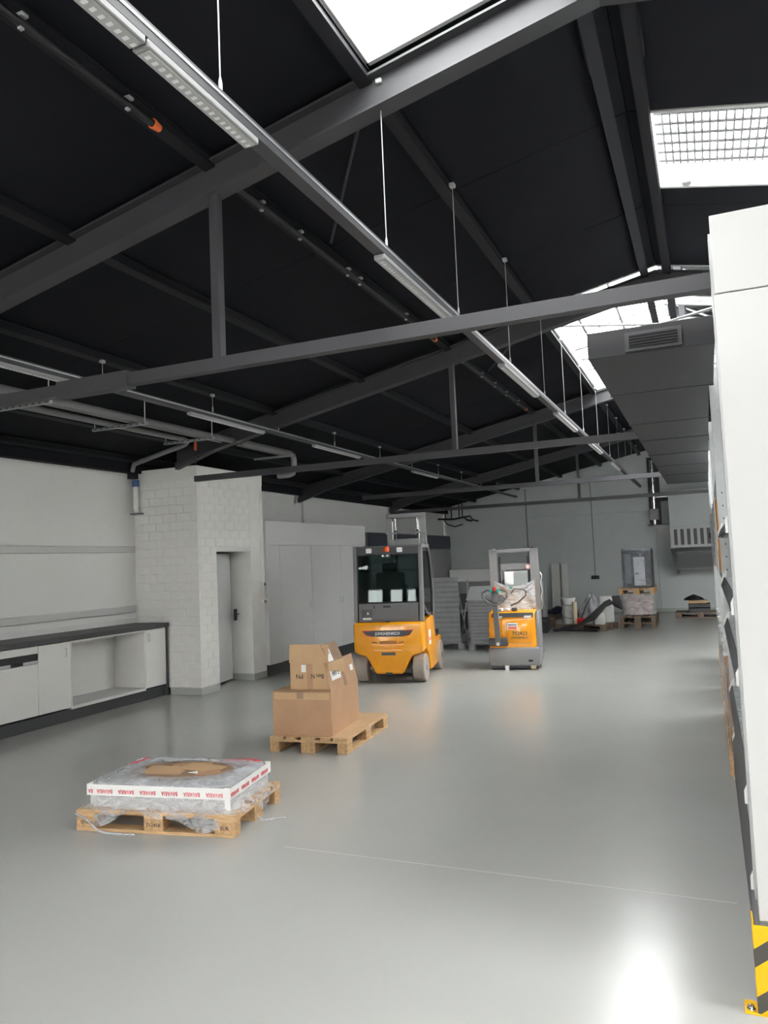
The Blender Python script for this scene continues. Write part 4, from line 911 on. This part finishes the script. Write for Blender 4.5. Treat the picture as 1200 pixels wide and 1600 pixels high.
MB().box(-.16, .16, -.12, .12, 0, .62, .05, 3).build('sack_body', 'bucket', t); MB().prism([(-.1, .6), (.3, .62), (.36, .3), (.22, .36)], 'y', -.1, .16, .02).build('dark_cloth', 'black', t)
t = thing('white_canister', 'small white canister standing at the pallet front by the red roll', 'canister', loc_b(.42, -.25, .144))
MB().box(-.12, .12, -.08, .08, 0, .27, .02, 2).build('canister_body', 'bucket', t); MB().cyl((0, 0, .27), (0, 0, .30), .03, 12).build('cap', 'bucket', t); MB().tube([(-.08, 0, .265), (-.06, 0, .31), (.04, 0, .31), (.06, 0, .265)], .01, 6).build('handle', 'bucket', t)
t = thing('red_roll', 'short red roll lying at the front of the bucket pallet', 'roll', loc_b(.05, -.36, .144+.075))
m = MB(); m.lathe([(.03, -.12), (.075, -.12), (.075, .06), (.03, .06)], axis='x', n=18); m.build('roll_body', 'red', t); MB().lathe([(.02, .06), (.073, .062), (.07, .22), (.02, .22)], axis='x', n=18).build('white_half', 'bucket', t)
t = thing('cardboard_tube', 'cream cardboard tube standing upright among the buckets', 'tube', loc_b(-.14, -.34, .144))
m = MB(); m.lathe([(.055, 0), (.055, .52), (.045, .52), (.045, .03), (.01, .03)], n=16); m.build('tube_body', 'tube_cream', t)
t = thing('hose', 'black hose draped from the bucket pallet down onto the floor', 'hose', (-2.6, 17.75, 0))
for k in range(3):
    MB().tube([(.45+.03*k, .35, .68-.03*k), (.36, .18, .64-.04*k), (.1+.02*k, .02, .40-.05*k), (-.2, -.05, .16), (-.5, -.1, .06+.03*k), (-.78+.04*k, -.08, .035), (-.74, .02+.03*k, .035), (-.5, .0, .035), (-.1, -.03, .035), (.2, -.08-.04*k, .035)], .028, 8).build('hose_strand', 'black', t)
# tall pallet stack
RS = PI/2
for k, z in enumerate((0, .144)): pallet(-1.60, 19.05, z, RS, ['lowest dark pallet of the tall stack', 'second pallet under the wrapped buckets'][k], dark=True)
for k, z in enumerate((.288, .53)):
    for i in range(2):
        for j in range(2):
            t = thing('paint_bucket', ['lower', 'upper'][k] + ' row wrapped bucket, ' + ['left', 'right'][i] + ' ' + ['front', 'rear'][j] + ', white and dark red, in pallet stack', 'bucket', (-1.60 + (-.17 + .34*i), 19.0+.38*j, z), 0, 'wrapped buckets in the pallet stack')
            MB().lathe([(.155, 0), (.165, .2), (.168, .205), (.168, .238), (.16, .24)], n=20).build('bucket_body', 'bucket', t)
            MB().lathe([(.164, .05), (.168, .13)], n=20).build('colour_band', 'red_ink', t)
def wrap(hw, hd, h):
    def f(u, v):
        a = 2*PI*u; cx, cy = math.cos(a), math.sin(a); q = (abs(cx)**8 + abs(cy)**8)**(-1/8)
        w_ = 1 + .012*math.sin(13*a+7*v)
        return Vector((cx*q*hw*w_, cy*q*hd*w_, h*v))
    return f
o = MB().grid(wrap(.375, .43, .49), 60, 10).build('stretch_film', 'film_mid'); o.location = (-1.60, 19.17, .288); tag(o, 'cloudy stretch film around the bucket rows', 'film')
pallet(-1.60, 19.17, .775, RS, 'upper light pallet under the tall film-wrapped load')
t = thing('tall_wrapped_load', 'tall dark load under shiny film topping the pallet stack', 'package', (-1.58, 19.17, .919))
MB().box(-.30, .34, -.4, .4, 0, .88, .01).build('load_body', 'cab_dark', t); MB().box(-.06, .19, -.415, -.40, .05, .72, .01).build('white_panel', 'plastic_white', t)
MB().box(-.26, -.12, -.41, -.40, .1, .8).build('grey_panel', 'lam_dark_grey', t)
MB().grid(wrap(.34, .44, .92), 60, 12).build('stretch_film', 'film_dark', t)
# small pallet at right
pallet(-.28, 21.5, 0, .0, 'small low pallet by the racks at the back', dark=True)
t = thing('dark_crate', 'dark crate with a light board on top, on the small back pallet', 'crate', (-.30, 21.4, .144))
for z in (0, .12): MB().box(-.26, .26, -.25, .25, z, z+.1, .01).build('tray', 'cab_dark', t)
MB().box(-.27, .2, -.27, .2, .23, .30, .004).build('board', 'wood', t)
t = thing('black_cloth_bundle', 'crumpled black cloth lying on the dark crate', 'cloth', (-.42, 21.35, .444))
def cl(u, v):
    a = 2*PI*u; r = (.22*math.cos(v*PI/2)+.01)*(1+.2*math.sin(3*a)); return Vector((r*math.cos(a), r*.7*math.sin(a), .15*v))
MB().grid(cl, 20, 6).build('cloth_body', 'black', t)
# heater unit and flue
t = thing('air_heater', 'pale box heater with slatted grilles hung high on the back wall', 'heater', (-.95, YB, 0))
MB().box(0, 1.45, -.7, 0, 2.42, 3.44, .008).build('casing', 'wall_back', t)
q = MB().box(0, 1.45, -.72, 0, 1.82, 2.42, .008).build('grille_box', 'lam_grey', t)
for k in range(8): MB().box(.10+.17*k - (.03 if k > 2 else 0)*0, .19+.17*k, -.726, -.72, 1.90, 2.34).build('grille_slot', 'grille_dark', q)
MB().box(1.0, 1.06, -.735, -.72, 2.05, 2.2).build('handle', 'black', q)
t = thing('wall_tank', 'dark framed box window under the heater', 'tank', (-.85, YB, 0))
MB().box(0, 1.35, -.62, 0, 1.20, 1.72, .006).build('tank_body', 'lam_dark_grey', t); MB().box(.05, 1.30, -.63, -.62, 1.27, 1.64).build('tank_front', 'grille_dark', t)
m = MB(); m.tube([(.03, -.63, 1.24), (1.32, -.63, 1.24), (1.32, -.63, 1.68), (.03, -.63, 1.68)], .02, 6, True); m.build('tank_frame', 'pipe_grey', t)
MB().prism([(-.12, 1.80), (0, 1.80), (.08, 1.1), (.03, 1.1)], 'y', -.6, -.5).build('support', 'plinth', t)
t = thing('flue_pipe', 'chrome flue pipe with inspection box in a black channel on the back wall', 'pipe', (-1.36, YB, 0))
MB().box(-.14, .18, -.04, 0, 2.5, 4.5).build('channel', 'black', t); MB().box(.18, .40, -.04, 0, 3.2, 3.45).build('channel', 'black', t)
MB().cyl((0, -.18, 2.5), (0, -.18, 4.4), .055, 16).build('flue', 'chrome', t)
MB().tube([(0, -.18, 3.3), (.12, -.18, 3.32), (.40, -.18, 3.32)], .04, 12).build('branch', 'chrome', t)
for z in (3.45, 3.1, 3.8): MB().cyl((0, -.18, z), (0, -.18, z+.05), .065, 16).build('collar', 'chrome', t)
MB().box(-.12, .12, -.32, -.04, 2.66, 2.98, .01).build('inspection_box', 'mast_grey', t)
MB().prism([(-.05, 2.5), (.41, 2.5), (.41, 1.98)], 'y', -.30, -.28).build('gusset', 'panel_white', t); MB().box(-.2, .41, -.34, -.04, 2.5, 2.52).build('shelf', 'plinth', t)
# black hose cluster in the far left corner
t = thing('ceiling_hose_rack', 'black hoses and taps hanging under the roof in the far corner', 'hose', (-7.2, 22.4, 2.95))
MB().tube([(-.5, 0, .08), (0, 0, .05), (.35, 0, .1), (.45, 0, .0), (.6, 0, -.03)], .03, 8).build('pipe', 'black', t)
MB().tube([(.3, 0, .1), (.55, 0, .12), (.62, 0, .0), (.8, 0, -.05)], .025, 8).build('pipe', 'black', t)
MB().tube([(-.3, 0, .05), (-.2, 0, -.1), (.05, 0, -.18), (.3, 0, -.12)], .02, 8).build('hose_loop', 'black', t)
for x in (-.25, -.05, .2, .3): MB().cyl((x, 0, .06), (x, 0, .75), .02, 8).build('drop_pipe', 'black', t)

# ------------------------------------------------------------------ rack at the right with its white end panel and corner guard
t = thing('rack_end_panel', 'tall white end panel with a seam closing the rack end', 'panel', (.09, 3.30, 0))
MB().box(0, 1.15, 0, .02, .345, 2.80, .002).build('lower_sheet', 'panel_white', t); MB().box(0, 1.15, 0, .02, 2.806, 3.13, .002).build('upper_sheet', 'panel_white', t)
t = thing('corner_guard', 'yellow and black striped corner guard bolted to the floor at the rack end', 'guard', (.062, 3.28, 0))
MB().box(0, .60, 0, .006, .008, .335, .002).build('front_plate', 'hazard', t); MB().box(0, .006, .006, .105, .008, .345, .002).build('side_plate', 'hazard', t)
MB().box(-.045, .05, .0, .09, 0, .008, .002).build('foot_plate', 'guard_yellow', t)
MB().lathe([(.016, .008), (.016, .014), (.011, .014), (.011, .024), (.006, .026)], (-.022, .022, 0), 12).build('anchor_bolt', 'chrome', t)
UY = [3.72, 6.5, 9.28, 12.06, 14.84, 17.6]
RX = .090
t = thing('pallet_rack', 'galvanised storage rack with grated shelves and dark front lips', 'rack', (RX, 0, 0))
for y in UY:
    hgt = 3.2
    m = MB(); m.box(0, .006, y-.045, y+.045, 0, hgt); m.box(.006, .075, y-.045, y-.039, 0, hgt); m.box(.006, .075, y+.039, y+.045, 0, hgt); p_ = m.build('post', 'galv_light', t)
    m = MB()
    for k in range(22): m.box(.034, .042, y-.0458, y-.0448, .1+k*.1, .112+k*.1)
    q = m.build('hole_row', 'black', p_); q['kind'] = 'stuff'
    MB().box(1.0, 1.08, y-.045, y+.045, 0, hgt).build('rear_post', 'galv_light', t)
    for k in range(3): MB().bar((.06, y, .2+k), (1.0, y, .75+k), .03, .03).build('diagonal', 'galv_light', t)
    for z in (.15, 1.2, 2.2, 3.1): MB().bar((.06, y, z), (1.0, y, z), .03, .03).build('frame_bar', 'galv_light', t)
    MB().box(-.02, .12, y-.07, y+.07, 0, .01).build('foot_plate', 'galv', t)
for y0, y1, zs in ((3.72, 6.5, (.35, .72, 1.235, 1.55, 1.92)), (6.5, 9.28, (1.55, 2.4)), (9.28, 12.06, (1.55, 2.4)), (12.06, 14.84, (1.55, 2.4)), (14.84, 17.6, (1.55, 2.4))):
    for z in zs:
        sh = MB().box(.012, .05, y0+.05, y1-.05, z-.07, z-.008).build('shelf_beam', 'galv_light', t)
        if y0 < 4: 
            MB().prism([(.010, z), (.016, z), (-.008, z-.062), (-.014, z-.062)], 'y', y0+.06, y1-.05).build('front_lip', 'lip_grey', sh)
            m = MB(); n = int((y1-y0-.16)/.09)
            for k in range(n): m.box(.02, 1.0, y0+.09+k*.09, y0+.115+k*.09, z-.008, z)
            q = m.build('grating', 'galv', sh)
            MB().box(.02, 1.0, y0+.06, y1-.06, z-.04, z-.036).build('shelf_sheet', 'lip_grey', sh)
            for yy, s_ in ((y0+.04, 1), (y1-.055, -1)):
                MB().prism([(-.012, z-.075), (.03, z-.075), (.03, z+.05), (.02, z+.05), (-.012, z-.02)], 'y', yy, yy+.012).build('end_bracket', 'plastic_white', sh)
        else:
            MB().box(.012, 1.0, y0+.06, y1-.06, z-.008, z).build('shelf_sheet', 'galv_light', sh)
MB().box(-.012, .004, 3.40, 6.45, .01, .27).build('base_plinth', 'lip_grey', t)
MB().box(.03, 1.0, 6.53, 6.54, .1, 1.9).build('side_sheet', 'galv', t)
# goods on the far part of the rack
for k, (y, lab) in enumerate(((7.15, 'first floor pallet under the rack, behind the shelved bay'), (8.35, 'second floor pallet under the rack'), (9.95, 'third floor pallet under the rack'), (11.3, 'fourth floor pallet under the rack'), (12.8, 'fifth floor pallet under the rack'))):
    pallet(.03+.42, y, 0, PI/2, lab, 'pallets under the rack')
    g = thing('wrapped_goods', ['film-wrapped brown carton load on first rack pallet', 'film-wrapped white sack load on second rack pallet', 'orange and white load on third rack pallet', 'film-wrapped white load on fourth rack pallet', 'pale wrapped load on fifth rack pallet'][k], 'package', (.46, y, .144), 0, 'wrapped loads under the rack')
    n = 3
    for j in range(n):
        MB().box(-.385, .36, -.52, .52, .22*j+.001, .22*(j+1)-.006, .03, 2).build('pack_layer', ['card', 'bucket', 'carton_orange' if j == 1 else 'bucket', 'bucket', 'lam_grey'][k], g)
    MB().grid(wrap(.40, .54, .68), 48, 8).build('stretch_film', 'film', g)
g = thing('orange_carton', 'orange carton on the upper rack shelf', 'box', (.32, 8.6, 2.4-.45), 0); g.location = (.34, 8.55, 1.55)
MB().box(-.24, .2, -.3, .3, 0, .72, .006).build('carton_body', 'carton_orange', g); MB().box(-.245, .2, -.06, .06, .2, .4).build('label_patch', 'paper', g)
for y, lab in ((10.6, 'clear-wrapped pale load on the rack shelf beyond the orange carton'), (13.4, 'second clear-wrapped pale load further along the rack shelf')):
    g = thing('wrapped_goods', lab, 'package', (.48, y, 1.55), 0, 'wrapped loads on the rack shelf')
    MB().box(-.4, .35, -.55, .55, 0, .75, .02).build('load_body', 'galv_light', g); MB().grid(wrap(.42, .58, .77), 48, 8).build('stretch_film', 'film', g)
